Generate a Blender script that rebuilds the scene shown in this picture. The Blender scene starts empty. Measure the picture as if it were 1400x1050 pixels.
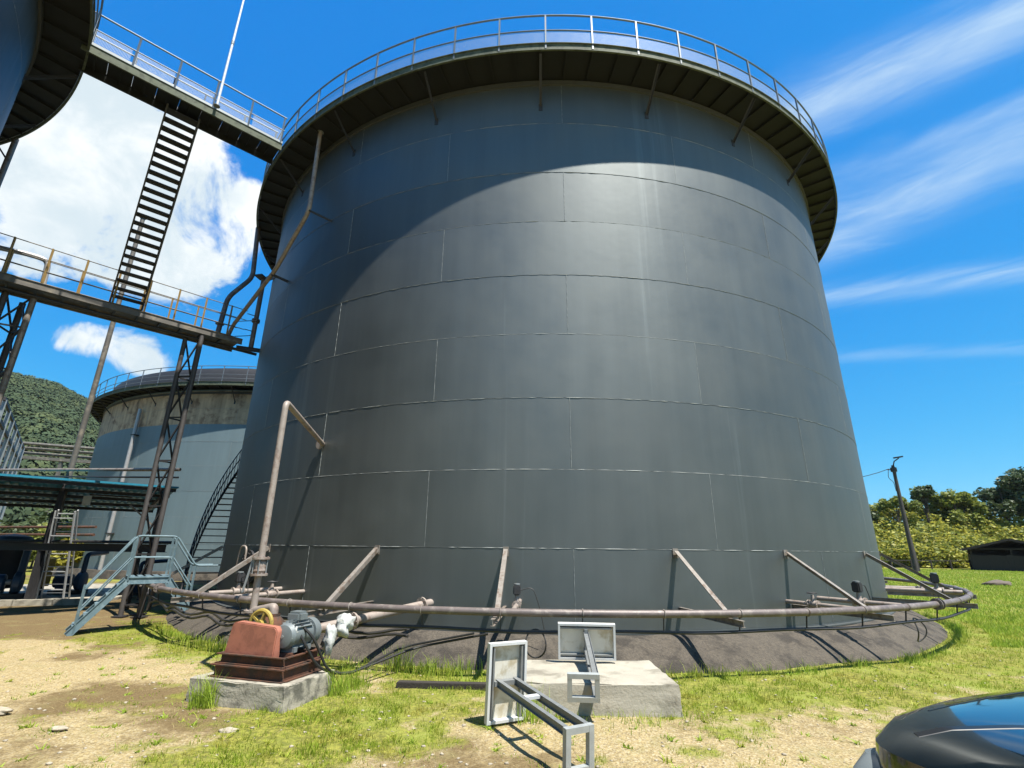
import bpy, bmesh, math, random
import numpy as np
from mathutils import Vector, Matrix
random.seed(7); rng = np.random.default_rng(7)
rad = math.radians; sin = math.sin; cos = math.cos; PI = math.pi
scene = bpy.context.scene; COL = scene.collection

# ------------------------------------------------------------------ camera
cam_d = bpy.data.cameras.new('camera'); cam = bpy.data.objects.new('camera', cam_d); COL.objects.link(cam)
cam_d.sensor_fit = 'HORIZONTAL'; cam_d.sensor_width = 36.0
cam_d.lens = 679.29 / 1400 * 36.0
cam_d.clip_start = 0.05; cam_d.clip_end = 6000
PITCH, ROLL, CAM_Z = 0.31824, 0.01128, 1.94
f_ = Vector((0, cos(PITCH), sin(PITCH))); u_ = Vector((0, -sin(PITCH), cos(PITCH))); r_ = Vector((1, 0, 0))
X_ = r_ * cos(ROLL) + u_ * sin(ROLL); Y_ = u_ * cos(ROLL) - r_ * sin(ROLL)
m_ = Matrix.Identity(4)
for i in range(3):
    m_[i][0] = X_[i]; m_[i][1] = Y_[i]; m_[i][2] = -f_[i]
m_.translation = (0, 0, CAM_Z); cam.matrix_world = m_
scene.camera = cam

# ------------------------------------------------------------------ node helper
class NS:
    """socket wrapper so that shader maths reads like python"""
    def __init__(s, t, k): s.t = t; s.k = k
    def _m(s, op, *o, clamp=False):
        n = s.t.nodes.new('ShaderNodeMath'); n.operation = op; n.use_clamp = clamp
        for i, q in enumerate((s,) + o):
            if isinstance(q, NS): s.t.links.new(q.k, n.inputs[i])
            else: n.inputs[i].default_value = q
        return NS(s.t, n.outputs[0])
    def __add__(s, o): return s._m('ADD', o)
    __radd__ = __add__
    def __sub__(s, o): return s._m('SUBTRACT', o)
    def __mul__(s, o): return s._m('MULTIPLY', o)
    __rmul__ = __mul__
    def __truediv__(s, o): return s._m('DIVIDE', o)
    def exp(s): return s._m('EXPONENT')
    def max(s, o): return s._m('MAXIMUM', o)
    def min(s, o): return s._m('MINIMUM', o)
    def clamp(s): return s._m('ADD', 0.0, clamp=True)
    def fract(s): return s._m('FRACT')
    def lt(s, o): return s._m('LESS_THAN', o)
    def step(s, a, b):
        n = s.t.nodes.new('ShaderNodeMapRange'); n.interpolation_type = 'SMOOTHSTEP'
        s.t.links.new(s.k, n.inputs[0]); n.inputs[1].default_value = a; n.inputs[2].default_value = b
        return NS(s.t, n.outputs[0])
def combine(t, x, y, z):
    n = t.nodes.new('ShaderNodeCombineXYZ')
    for i, q in enumerate((x, y, z)):
        if isinstance(q, NS): t.links.new(q.k, n.inputs[i])
        else: n.inputs[i].default_value = q
    return n.outputs[0]
def noise(t, vec, scale=1, detail=4, rough=.55, dist=0, out='Fac'):
    n = t.nodes.new('ShaderNodeTexNoise'); t.links.new(vec, n.inputs['Vector'])
    n.inputs['Scale'].default_value = scale; n.inputs['Detail'].default_value = detail
    n.inputs['Roughness'].default_value = rough; n.inputs['Distortion'].default_value = dist
    return NS(t, n.outputs[out])
def mixc(t, f, a, b, mode='MIX'):
    n = t.nodes.new('ShaderNodeMix'); n.data_type = 'RGBA'; n.blend_type = mode
    for i, q in ((0, f), (6, a), (7, b)):
        if isinstance(q, NS): q = q.k
        if isinstance(q, (int, float)): n.inputs[i].default_value = q
        elif isinstance(q, tuple): n.inputs[i].default_value = q if len(q) == 4 else (*q, 1)
        else: t.links.new(q, n.inputs[i])
    return n.outputs[2]

# ------------------------------------------------------------------ world: sky and clouds
SUN_AZ, SUN_EL = rad(45), rad(65.5)          # azimuth from -y towards +x
sun_dir = Vector((sin(SUN_AZ) * cos(SUN_EL), -cos(SUN_AZ) * cos(SUN_EL), sin(SUN_EL)))
world = bpy.data.worlds.new('World'); scene.world = world; world.use_nodes = True
wt = world.node_tree; wt.nodes.clear()
sky = wt.nodes.new('ShaderNodeTexSky'); sky.sky_type = 'NISHITA'; sky.sun_disc = False
sky.sun_elevation = SUN_EL; sky.sun_rotation = math.atan2(sun_dir.x, sun_dir.y)
sky.altitude = 200; sky.air_density = 1.0; sky.dust_density = 0.15; sky.ozone_density = 3.0
tc = wt.nodes.new('ShaderNodeTexCoord'); DIR = tc.outputs['Generated']
sep = wt.nodes.new('ShaderNodeSeparateXYZ'); wt.links.new(DIR, sep.inputs[0])
dx, dy, dz = (NS(wt, sep.outputs[i]) for i in range(3))
dzc = dz.max(0.04)
px_, py_ = dx / dzc, dy / dzc
def lobe(d, k):
    v = wt.nodes.new('ShaderNodeVectorMath'); v.operation = 'DOT_PRODUCT'
    wt.links.new(DIR, v.inputs[0]); v.inputs[1].default_value = Vector(d).normalized()
    return ((NS(wt, v.outputs['Value']) - 1.0) * k).exp()
# cumulus: heaps in the left of the view, more of the same scattered elsewhere by noise
heap = lobe((-.63, .575, .52), 95) * 1.0
for d, k, w in (((-.57, .68, .465), 170, .9), ((-.72, .55, .43), 150, .95), ((-.645, .60, .475), 170, .6), ((-.495, .715, .50), 240, .85), ((-.47, .67, .57), 160, .35),
                ((-.61, .74, .28), 900, .8), ((-.665, .69, .29), 1400, .75), ((-.575, .765, .27), 1500, .6), ((-.56, .60, .57), 120, .5),
                ((.75, -.55, .38), 25, .8), ((-.3, -.85, .42), 30, .8), ((-.95, -.1, .3), 30, .8), ((.95, .05, .25), 50, .6)):
    heap = heap + lobe(d, k) * w
cn = noise(wt, DIR, 7.5, 8, .60, .4)
cn2 = noise(wt, DIR, 2.2, 5, .55, .2)
dens = (heap.min(1.0) * .50 + cn * 1.15 + cn2 * .3 - 1.03)
cum = dens.step(0.0, .17)
shade = noise(wt, combine(wt, dx + .03, dy + .03, dz + .10), 6.5, 6, .6, .3).step(.36, .62)
cumcol = mixc(wt, shade, (4.4, 5.1, 5.5), (6.4, 6.6, 6.6))
# cirrus: streaks drawn out along the wind
ca, sa = cos(rad(36)), sin(rad(36))
al, ac = px_ * ca - py_ * sa, px_ * sa + py_ * ca
warp = noise(wt, combine(wt, px_, py_, 0.0), .9, 3, .5) * .5 - .25
cir_n = noise(wt, combine(wt, al * .8, (ac + warp) * 2.2, 1.7), 1.6, 6, .62, .5)
fib = noise(wt, combine(wt, al * 1.7, (ac + warp) * 7.0, 4.7), 1.5, 7, .62, .5)
def streak(a, b, w, amp):
    """a band between two points of the cloud layer (layer height 1)"""
    d = Vector((b[0] - a[0], b[1] - a[1])); L = d.length; d /= L
    t_ = (px_ - a[0]) * d.x + (py_ - a[1]) * d.y
    s_ = (py_ - a[1]) * d.x - (px_ - a[0]) * d.y + (fib - .5) * w * 1.6
    q = s_ / w
    return ((q * q * -1.0).exp()) * t_.step(-.15 * L, .25 * L) * amp
cb = streak((.58, 1.02), (1.05, .64), .085, 1.0) + streak((.90, 1.62), (1.42, .90), .15, .8) + streak((.80, 1.25), (1.35, .80), .07, .42)
cb = cb + streak((1.15, 1.88), (2.2, 1.55), .095, .62) + streak((1.6, 2.53), (3.0, 2.30), .09, .30) + streak((-1.0, -1.3), (1.2, -2.0), .3, .6)
cir = (cb * (cir_n - .22).max(0.0) * 2.3 * (.25 + fib * .95) + (cir_n - .64).max(0.0) * .8 * dz.step(.05, .25)).min(.85)
# camera-like grading of the clear sky, channel by channel
ssp = wt.nodes.new('ShaderNodeSeparateColor'); wt.links.new(sky.outputs[0], ssp.inputs[0])
blue = combine(wt, *(NS(wt, ssp.outputs[i])._m('POWER', p) * k for i, (p, k) in enumerate(((1.7, .105), (.69, 1.19), (.27, 3.61)))))
c1 = mixc(wt, cir * .9, blue, (4.7, 5.7, 6.2))
c2 = mixc(wt, cum * dz.step(.02, .12), c1, cumcol)
bg = wt.nodes.new('ShaderNodeBackground'); wt.links.new(c2, bg.inputs[0]); bg.inputs[1].default_value = 0.08
wo = wt.nodes.new('ShaderNodeOutputWorld'); wt.links.new(bg.outputs[0], wo.inputs[0])

# ------------------------------------------------------------------ sun, exposure
sd = bpy.data.lights.new('sun', 'SUN'); sd.energy = 5.0; sd.angle = rad(0.53); sd.color = (1.0, .955, .87)
so = bpy.data.objects.new('sun', sd); COL.objects.link(so)
so.rotation_euler = sun_dir.to_track_quat('Z', 'Y').to_euler(); so.location = (20, -20, 60)
vs = scene.view_settings; vs.view_transform = 'Standard'; vs.look = 'None'; vs.exposure = 1.05; vs.gamma = 1.0
vs.use_curve_mapping = False
scene.cycles.max_bounces = 4; scene.cycles.transparent_max_bounces = 12

# ------------------------------------------------------------------ materials
MAT = {}
ALB = .66      # overall reflectance level of the painted and natural surfaces
def M(name, col, rough=.6, metal=0., var=.2, scale=2.5, bump=0., bscale=30, streak=0., col2=None, amt=.5, s2=3., rand=0., spec=.5, coat=0., trans=0., runs=0.):
    if name in MAT: return MAT[name]
    m = bpy.data.materials.new(name); m.use_nodes = True; t = m.node_tree; b = t.nodes['Principled BSDF']
    g = t.nodes.new('ShaderNodeNewGeometry'); P = g.outputs['Position']
    col = tuple(q * ALB for q in col); col2 = col2 and tuple(q * ALB for q in col2); c = (*col, 1)
    n1 = noise(t, P, scale, 4, .62)
    val = (n1 - .5) * (2 * var) + 1.0
    if streak:
        mp = t.nodes.new('ShaderNodeMapping'); t.links.new(P, mp.inputs[0]); mp.inputs['Scale'].default_value = (3.2, 3.2, .22)
        val = val * ((noise(t, mp.outputs[0], 1.0, 5, .6) - .5) * (2 * streak) + 1.0)
    if runs:
        mp2 = t.nodes.new('ShaderNodeMapping'); t.links.new(P, mp2.inputs[0]); mp2.inputs['Scale'].default_value = (1.5, 1.5, .045)
        val = val * (noise(t, mp2.outputs[0], 1.0, 5, .65).step(.60, .70) * runs + 1.0)
    if rand:
        oi = t.nodes.new('ShaderNodeObjectInfo'); val = val * ((NS(t, oi.outputs['Random']) - .5) * (2 * rand) + 1.0)
    base = c
    if col2:
        k = noise(t, P, s2, 4, .65, .3).step(.62 - amt * .35, .74 - amt * .2)
        base = mixc(t, k, c, (*col2, 1))
    vv = t.nodes.new('ShaderNodeVectorMath'); vv.operation = 'SCALE'
    if isinstance(base, tuple): vv.inputs[0].default_value = base[:3]
    else: t.links.new(base, vv.inputs[0])
    t.links.new(val.k, vv.inputs['Scale']); t.links.new(vv.outputs[0], b.inputs['Base Color'])
    r = (n1 - .5) * .25 + rough; t.links.new(r.clamp().k, b.inputs['Roughness'])
    b.inputs['Metallic'].default_value = metal; b.inputs['Specular IOR Level'].default_value = spec
    if coat: b.inputs['Coat Weight'].default_value = coat; b.inputs['Coat Roughness'].default_value = .04
    if bump:
        bn = t.nodes.new('ShaderNodeBump'); bn.inputs['Strength'].default_value = bump; bn.inputs['Distance'].default_value = .02
        t.links.new(noise(t, P, bscale, 3, .6).k, bn.inputs['Height']); t.links.new(bn.outputs[0], b.inputs['Normal'])
    if trans:
        td = t.nodes.new('ShaderNodeBsdfTranslucent'); t.links.new(vv.outputs[0], td.inputs[0])
        ms = t.nodes.new('ShaderNodeMixShader'); ms.inputs[0].default_value = trans
        t.links.new(b.outputs[0], ms.inputs[1]); t.links.new(td.outputs[0], ms.inputs[2])
        t.links.new(ms.outputs[0], t.nodes['Material Output'].inputs[0])
    MAT[name] = m; return m

M('tank_paint', (.200, .218, .214), .55, .78, .12, .7, .34, .8, streak=.13, rand=.07, runs=.22)
M('weld', (.36, .38, .37), .6, .2, .3, 12)
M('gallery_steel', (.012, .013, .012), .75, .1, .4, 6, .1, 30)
M('gallery_rim', (.12, .14, .085), .75, .1, .4, 8, .15, 40, col2=(.06, .072, .038), amt=.5, s2=6)
M('curb_steel', (.075, .078, .075), .7, .1, .4, 5)
M('galvanised', (.26, .285, .30), .5, .5, .25, 10, .05, 60)
M('pale_steel', (.40, .46, .48), .55, .1, .25, 6)
M('dark_steel', (.052, .050, .052), .6, .2, .35, 6, .05, 40)
M('pipe_paint', (.205, .165, .150), .5, .15, .35, 7, .08, 60, col2=(.33, .28, .245), amt=.35, s2=5)
M('pipe_light', (.42, .35, .30), .55, .1, .28, 7, .08, 60, col2=(.30, .22, .18), amt=.35, s2=6)
M('bracket_paint', (.32, .28, .24), .55, .1, .3, 8, .08, 60, col2=(.20, .14, .10), amt=.4, s2=7)
M('walk_steel', (.17, .155, .135), .65, .15, .4, 6, .1, 40, col2=(.30, .26, .20), amt=.4, s2=3)
M('lattice_steel', (.105, .095, .092), .6, .15, .4, 5, .05, 40)
M('yellow_post', (.50, .33, .12), .6, .05, .3, 8)
M('mound', (.115, .096, .073), .95, 0, .9, 26, 1.0, 34, col2=(.055, .046, .036), amt=.5, s2=2.0)
M('concrete', (.50, .46, .37), .9, 0, .25, 5, .35, 30, col2=(.30, .27, .21), amt=.4, s2=2.2)
M('concrete_stained', (.46, .42, .335), .92, 0, .3, 5, .45, 25, col2=(.16, .15, .12), amt=.35, s2=3.2)
M('rust', (.155, .062, .032), .85, .1, .45, 9, .3, 50, col2=(.075, .05, .036), amt=.55, s2=5)
M('red_guard', (.50, .185, .118), .65, 0, .2, 5, .08, 40, col2=(.38, .14, .09), amt=.45, s2=6)
M('yellow_paint', (.50, .36, .07), .6, 0, .25, 8, col2=(.30, .20, .06), amt=.3, s2=12)
M('motor_paint', (.215, .245, .25), .5, .1, .25, 8, .1, 60)
M('white_plastic', (.66, .66, .62), .5, 0, .15, 10, .5, 14)
M('rubber', (.022, .021, .020), .6, 0, .3, 10)
M('cable', (.045, .042, .040), .55, 0, .3, 10)
M('blue_stair', (.17, .26, .30), .6, .05, .2, 5, .05, 40, col2=(.26, .36, .40), amt=.4, s2=6)
M('aluminium', (.72, .73, .73), .45, .25, .15, 10)
M('frame_white', (.82, .84, .84), .45, .15, .12, 9, .05, 50)
M('frame_steel', (.33, .345, .345), .5, .4, .3, 12, .08, 60)
M('frame_end', (.52, .55, .54), .5, .3, .25, 10)
M('panel_sheet', (.88, .84, .72), .45, .1, .16, 5, .05, 30, col2=(.62, .54, .38), amt=.4, s2=4)
M('teal_roof', (.025, .30, .46), .5, .1, .25, 4, .05, 30)
M('roof_under', (.030, .085, .085), .7, .1, .4, 4)
M('pump_blue', (.020, .062, .13), .5, .1, .3, 6)
M('far_paint', (.20, .275, .295), .55, .1, .08, .5, .03, 2, streak=.16, rand=.05)
M('far_band', (.64, .45, .27), .8, 0, .25, 1.2, streak=.8, col2=(.30, .18, .10), amt=.45, s2=1.1, rand=.06)
M('wood', (.045, .036, .029), .9, 0, .4, 6, .4, 30)
M('bark', (.11, .085, .065), .95, 0, .35, 8, .6, 20)
M('pole_wood', (.075, .065, .062), .85, 0, .3, 6, .2, 30)
M('leaf_dark', (.095, .135, .045), .55, 0, .55, .5, trans=.25)
M('leaf_mid', (.30, .34, .06), .6, 0, .55, .3, trans=.4)
M('leaf_light', (.60, .56, .085), .6, 0, .45, .25, trans=.42)
M('forest_leaf', (.070, .100, .055), .9, 0, .55, .06, .5, 1.2, col2=(.11, .135, .062), amt=.45, s2=.07, spec=.05)
M('grass_blade', (.38, .50, .045), .6, 0, .75, 3.5, trans=.45, col2=(.56, .50, .10), amt=.45, s2=1.4, spec=.2)
M('dry_blade', (.66, .54, .27), .8, 0, .4, 3, trans=.3, spec=.1)
M('weed_blade', (.44, .60, .07), .55, 0, .5, 1.2, trans=.45, col2=(.58, .60, .09), amt=.45, s2=.6, spec=.25)
M('stone', (.50, .43, .32), .9, 0, .7, 9, .5, 30)
M('boulder', (.17, .13, .10), .9, 0, .4, 3, .6, 12)
M('car_paint', (.007, .012, .015), .10, .0, .2, 3, spec=.5, coat=.9)
M('car_black', (.012, .012, .013), .35, 0, .2, 8)
M('car_glass', (.01, .014, .016), .04, 0, .05, 2)
M('lamp_glass', (.20, .23, .24), .12, .0, .05, 5, coat=.6)
M('grey_pipe', (.55, .54, .53), .45, .3, .2, 6)

def alpha_mesh():
    """woven wire infill: opaque wires on a 28 mm grid in the panel's own plane"""
    m = bpy.data.materials.new('wire_mesh'); m.use_nodes = True; t = m.node_tree; b = t.nodes['Principled BSDF']
    b.inputs['Base Color'].default_value = (.30, .33, .36, 1); b.inputs['Roughness'].default_value = .6; b.inputs['Metallic'].default_value = .2
    c = t.nodes.new('ShaderNodeTexCoord'); s = t.nodes.new('ShaderNodeSeparateXYZ'); t.links.new(c.outputs['Object'], s.inputs[0])
    w = (NS(t, s.outputs[0]) / .028).fract().lt(.17).max((NS(t, s.outputs[2]) / .028).fract().lt(.17))
    t.links.new(w.k, b.inputs['Alpha']); MAT['wire_mesh'] = m
alpha_mesh()

# ------------------------------------------------------------------ mesh helpers
WL = {}
class MB:
    def __init__(s): s.v = []; s.f = []
    def add(s, v, f):
        o = len(s.v); s.v += [tuple(q) for q in v]; s.f += [tuple(i + o for i in q) for q in f]; return s
    def box(s, x0, x1, y0, y1, z0, z1):
        return s.add([(x0, y0, z0), (x1, y0, z0), (x1, y1, z0), (x0, y1, z0), (x0, y0, z1), (x1, y0, z1), (x1, y1, z1), (x0, y1, z1)],
                     [(0, 3, 2, 1), (4, 5, 6, 7), (0, 1, 5, 4), (1, 2, 6, 5), (2, 3, 7, 6), (3, 0, 4, 7)])
    def beam(s, a, b, w, h, up=(0, 0, 1)):
        a, b = Vector(a), Vector(b); d = (b - a).normalized(); up = Vector(up)
        if abs(d.dot(up)) > .98: up = Vector((1, 0, 0)) if abs(d.x) < .9 else Vector((0, 1, 0))
        x = d.cross(up).normalized(); y = x.cross(d).normalized(); v = []
        for p in (a, b):
            for i, j in ((-1, -1), (1, -1), (1, 1), (-1, 1)): v.append(p + x * (i * w / 2) + y * (j * h / 2))
        return s.add(v, [(0, 1, 2, 3), (7, 6, 5, 4), (0, 4, 5, 1), (1, 5, 6, 2), (2, 6, 7, 3), (3, 7, 4, 0)])
    def angle(s, a, b, w, th, up=(0, 0, 1)):
        """an L section from a to b"""
        a, b = Vector(a), Vector(b); d = (b - a).normalized(); up = Vector(up); x = d.cross(up).normalized(); y = x.cross(d).normalized()
        s.beam(a + y * (w / 2 - th / 2), b + y * (w / 2 - th / 2), w, th, up)
        return s.beam(a - x * (w / 2 - th / 2) - y * (th / 2), b - x * (w / 2 - th / 2) - y * (th / 2), th, w - th, up)
    def channel(s, a, b, w, h, th=.012, up=(0, 0, 1)):
        a, b = Vector(a), Vector(b); d = (b - a).normalized(); up = Vector(up); x = d.cross(up).normalized(); y = x.cross(d).normalized()
        s.beam(a, b, th, h - 2 * th, up)
        for k in (-1, 1):
            o = y * (k * (h - th) / 2); s.beam(a + o, b + o, w, th, up)
        return s
    def tube(s, pts, r, n=10, closed=False, caps=True):
        pts = [Vector(p) for p in pts]; N = len(pts); rr = r if isinstance(r, (list, tuple)) else [r] * N
        if closed: tg = [(pts[(i + 1) % N] - pts[i - 1]).normalized() for i in range(N)]
        else: tg = [(pts[min(i + 1, N - 1)] - pts[max(i - 1, 0)]).normalized() for i in range(N)]
        q = Vector((0, 0, 1)) if abs(tg[0].z) < .9 else Vector((1, 0, 0))
        x = tg[0].cross(q).normalized(); v = []
        for i in range(N):
            x = (x - tg[i] * x.dot(tg[i])).normalized(); y = tg[i].cross(x)
            for k in range(n):
                a = 2 * PI * k / n; v.append(pts[i] + (x * cos(a) + y * sin(a)) * rr[i])
        f = []
        for i in range(N if closed else N - 1):
            j = (i + 1) % N
            for k in range(n): f.append((i * n + k, i * n + (k + 1) % n, j * n + (k + 1) % n, j * n + k))
        if caps and not closed: f += [tuple(range(n))[::-1], tuple((N - 1) * n + k for k in range(n))]
        return s.add(v, f)
    def cyl(s, a, b, r, n=16, r2=None): return s.tube([a, b], [r, r if r2 is None else r2], n)
    def flange(s, c, d, r, th=.02, n=16, bolts=0, br=.012):
        c = Vector(c); d = Vector(d).normalized(); s.cyl(c - d * th / 2, c + d * th / 2, r, n)
        if bolts:
            q = Vector((0, 0, 1)) if abs(d.z) < .9 else Vector((1, 0, 0)); x = d.cross(q).normalized(); y = d.cross(x)
            for k in range(bolts):
                a = 2 * PI * k / bolts; p = c + (x * cos(a) + y * sin(a)) * (r * .8)
                s.cyl(p - d * (th / 2 + br), p + d * (th / 2 + br), br, 6)
        return s
    def lathe(s, prof, n=96, a0=0., a1=360., c=(0, 0)):
        full = abs(a1 - a0 - 360) < 1e-6; m = n if full else n + 1; v = []; L = len(prof)
        for i in range(m):
            a = rad(a0 + (a1 - a0) * i / n)
            for (r, z) in prof: v.append((c[0] + r * sin(a), c[1] - r * cos(a), z))
        f = []
        for i in range(n):
            j = (i + 1) % m
            for k in range(L - 1): f.append((i * L + k, j * L + k, j * L + k + 1, i * L + k + 1))
        return s.add(v, f)
    def grid(s, P):
        """P[i][j] points"""
        n, m = len(P), len(P[0]); v = [p for row in P for p in row]
        return s.add(v, [(i * m + j, (i + 1) * m + j, (i + 1) * m + j + 1, i * m + j + 1) for i in range(n - 1) for j in range(m - 1)])
    def mesh(s, name, off=(0, 0, 0), smooth=True, ang=38):
        me = bpy.data.meshes.new(name); me.from_pydata([(x - off[0], y - off[1], z - off[2]) for x, y, z in s.v], [], s.f); me.update()
        if smooth: me.shade_smooth(); me.set_sharp_from_angle(angle=rad(ang))
        return me
def link(name, me, mat, parent=None, loc=(0, 0, 0), rz=0.):
    if mat and not me.materials: me.materials.append(MAT[mat])
    o = bpy.data.objects.new(name, me); COL.objects.link(o); o.location = loc; o.rotation_euler = (0, 0, rz)
    if parent: o.parent = parent
    return o
def wloc(p):
    l = Vector((0, 0, 0))
    while p: l = l + WL.get(p, Vector((0, 0, 0))); p = p.parent
    return l
def part(parent, name, mb, mat, local=False, smooth=True, bevel=0.):
    """a child built in world coordinates (or in its thing's own with local=True)"""
    off = (0, 0, 0) if local or parent is None else wloc(parent)
    o = link(name, mb.mesh(name, off, smooth), mat, parent)
    if bevel:
        bm = bmesh.new(); bm.from_mesh(o.data)
        bmesh.ops.bevel(bm, geom=[e for e in bm.edges if len(e.link_faces) == 2 and e.calc_face_angle(0) > .5], offset=bevel, segments=2, affect='EDGES', clamp_overlap=True)
        bm.to_mesh(o.data); bm.free(); o.data.shade_smooth(); o.data.set_sharp_from_angle(angle=rad(50))
    return o
def tag(o, label=None, cat=None, group=None, kind=None):
    for k, v in (('label', label), ('category', cat), ('group', group), ('kind', kind)):
        if v: o[k] = v
    return o
def thing(name, label, cat, loc=(0, 0, 0), rz=0., group=None):
    o = bpy.data.objects.new(name, None); o.empty_display_size = .2; COL.objects.link(o); o.location = loc; o.rotation_euler = (0, 0, rz)
    WL[o] = Vector(loc); return tag(o, label, cat, group)
def fillet(pts, r, n=5):
    pts = [Vector(p) for p in pts]; out = [pts[0]]
    for i in range(1, len(pts) - 1):
        a, b, c = pts[i - 1], pts[i], pts[i + 1]; d1 = (a - b); d2 = (c - b); k = min(r, d1.length * .45, d2.length * .45)
        p, q = b + d1.normalized() * k, b + d2.normalized() * k
        for j in range(n + 1):
            t = j / n; out.append(p * (1 - t) ** 2 + b * 2 * t * (1 - t) + q * t * t)
    return out + [pts[-1]]
def np_mesh(name, V, F):
    V = np.asarray(V, np.float32); F = np.asarray(F, np.int32); k = F.shape[1]; me = bpy.data.meshes.new(name)
    me.vertices.add(len(V)); me.vertices.foreach_set('co', V.ravel()); me.loops.add(F.size); me.loops.foreach_set('vertex_index', F.ravel())
    me.polygons.add(len(F)); me.polygons.foreach_set('loop_start', np.arange(0, F.size, k, dtype=np.int32)); me.polygons.foreach_set('loop_total', np.full(len(F), k, np.int32))
    me.update(calc_edges=True); me.validate(); return me
def vnoise(x, y, seed=0):
    """smooth value noise 0..1"""
    t = np.random.default_rng(seed).random((64, 64)); xi, yi = np.floor(x).astype(int), np.floor(y).astype(int); fx, fy = x - xi, y - yi
    fx = fx * fx * (3 - 2 * fx); fy = fy * fy * (3 - 2 * fy); g = lambda a, b: t[a % 64, b % 64]
    return (g(xi, yi) * (1 - fx) + g(xi + 1, yi) * fx) * (1 - fy) + (g(xi, yi + 1) * (1 - fx) + g(xi + 1, yi + 1) * fx) * fy
def fbm(x, y, seed=0, o=4): return sum(vnoise(x * 2 ** k, y * 2 ** k, seed + k) * .5 ** k for k in range(o)) / sum(.5 ** k for k in range(o))

TC = (1.239, 21.729); RT = 11.5; RG = 12.406           # main tank
LT = (-19.80, .72)                                     # neighbour tank, same size
def pol(az, r, z, c=TC): return Vector((c[0] + r * sin(rad(az)), c[1] - r * cos(rad(az)), z))

# ------------------------------------------------------------------ ground
def soil_masks(x, y):
    r = np.hypot(x - TC[0], y - TC[1])
    g = .53 + .42 * np.exp(-((r - 13.0) / 1.15) ** 2) + .5 * np.clip((x - 5.5) / 4, 0, 1) * np.clip((y - 7.0) / 2, 0, 1)
    for cx, cy, sx, sy, a, w in ((-8.2, 8.4, 3.4, 2.0, .3, .75), (-4.6, 5.9, 2.4, 1.0, .2, .55), (-13.5, 14, 4.5, 3.2, .6, .7), (-.3, 5.6, 1.3, .75, 0, .42),
                                 (3.1, 6.3, 1.6, .75, .1, .34), (6.6, 7.3, 2.4, .55, .25, .55), (2.6, 4.6, 3.0, .9, 0, .25), (-17, 20, 6, 3, .2, .6), (-6.0, 9.8, 1.3, .7, .3, .3)):
        X = (x - cx) * math.cos(a) + (y - cy) * math.sin(a); Y = -(x - cx) * math.sin(a) + (y - cy) * math.cos(a)
        g = g - w * np.exp(-(X / sx) ** 2 - (Y / sy) ** 2)
    for cx, cy, s, w in ((-1.9, 6.6, 1.2, .35), (-2.2, 7.4, .9, .25), (-5.4, 10.2, 1.0, .35), (-9.6, 9.6, .7, .2), (2.2, 7.9, 1.2, .2), (4.6, 8.0, 1.2, .25), (-2.4, 5.9, 1.0, .28), (-1.2, 7.2, .9, .25), (.8, 6.3, .5, .12), (2.9, 7.3, 1.0, .22), (-3.4, 5.6, 1.2, .32), (-1.5, 5.5, .9, .30), (-2.5, 5.0, 1.2, .25), (-6.6, 8.9, .8, .3), (4.4, 6.6, .6, .22), (2.0, 5.7, .5, .2), (-10.5, 9.3, 1.0, .35)):
        g = g + w * np.exp(-((x - cx) ** 2 + (y - cy) ** 2) / s ** 2)
    g = g + (fbm(x * 1.1 + 9, y * 1.1 + 5, 3, 5) - .5) * .95 + (fbm(x * 3.4 + 2, y * 3.4 + 7, 13, 4) - .5) * 1.0
    d = .5 * np.exp(-((x + 4.6) / 1.6) ** 2 - ((y - 7.4) / 1.0) ** 2) + .45 * np.exp(-((x + 9) / 3) ** 2 - ((y - 12.5) / 1.6) ** 2) + (fbm(x * .9, y * .9, 21, 5) - .44) * 1.7
    d = d + .9 * np.clip((-8.0 - x) / 3, 0, 1) * np.clip((y - 11.8) / 2.5, 0, 1)
    return np.clip(g, 0, 1), np.clip(d, 0, 1)
def height(x, y):
    near = np.exp(-((x / 26) ** 2 + ((y - 8) / 20) ** 2))
    h = ((fbm(x * .5, y * .5, 40, 3) - .5) * .10 + (fbm(x * 3, y * 3, 50, 3) - .5) * .035) * near
    return h
def axis(lo, hi, step, far, k=1.18):
    a = list(np.arange(lo, hi, step)); s = step; q = hi; up = []
    while q < far: up.append(q); s *= k; q += s
    s = step; q = lo; dn = []
    while q > -far: s *= k; q -= s; dn.append(q)
    return np.array(dn[::-1] + a + up)
gx, gy = axis(-11, 11, .11, 1100), axis(3.5, 14, .10, 1100)
GX, GY = np.meshgrid(gx, gy, indexing='ij'); GZ = height(GX, GY)
n_, m2 = GX.shape; idx = np.arange(n_ * m2).reshape(n_, m2)
gme = np_mesh('ground', np.stack([GX, GY, GZ], -1).reshape(-1, 3), np.stack([idx[:-1, :-1], idx[1:, :-1], idx[1:, 1:], idx[:-1, 1:]], -1).reshape(-1, 4))
gm, dm = soil_masks(GX, GY)
for nm, ar in (('grass', gm), ('dirt', dm)):
    a = gme.attributes.new(nm, 'FLOAT', 'POINT'); a.data.foreach_set('value', ar.astype(np.float32).ravel())
gme.shade_smooth()
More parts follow.
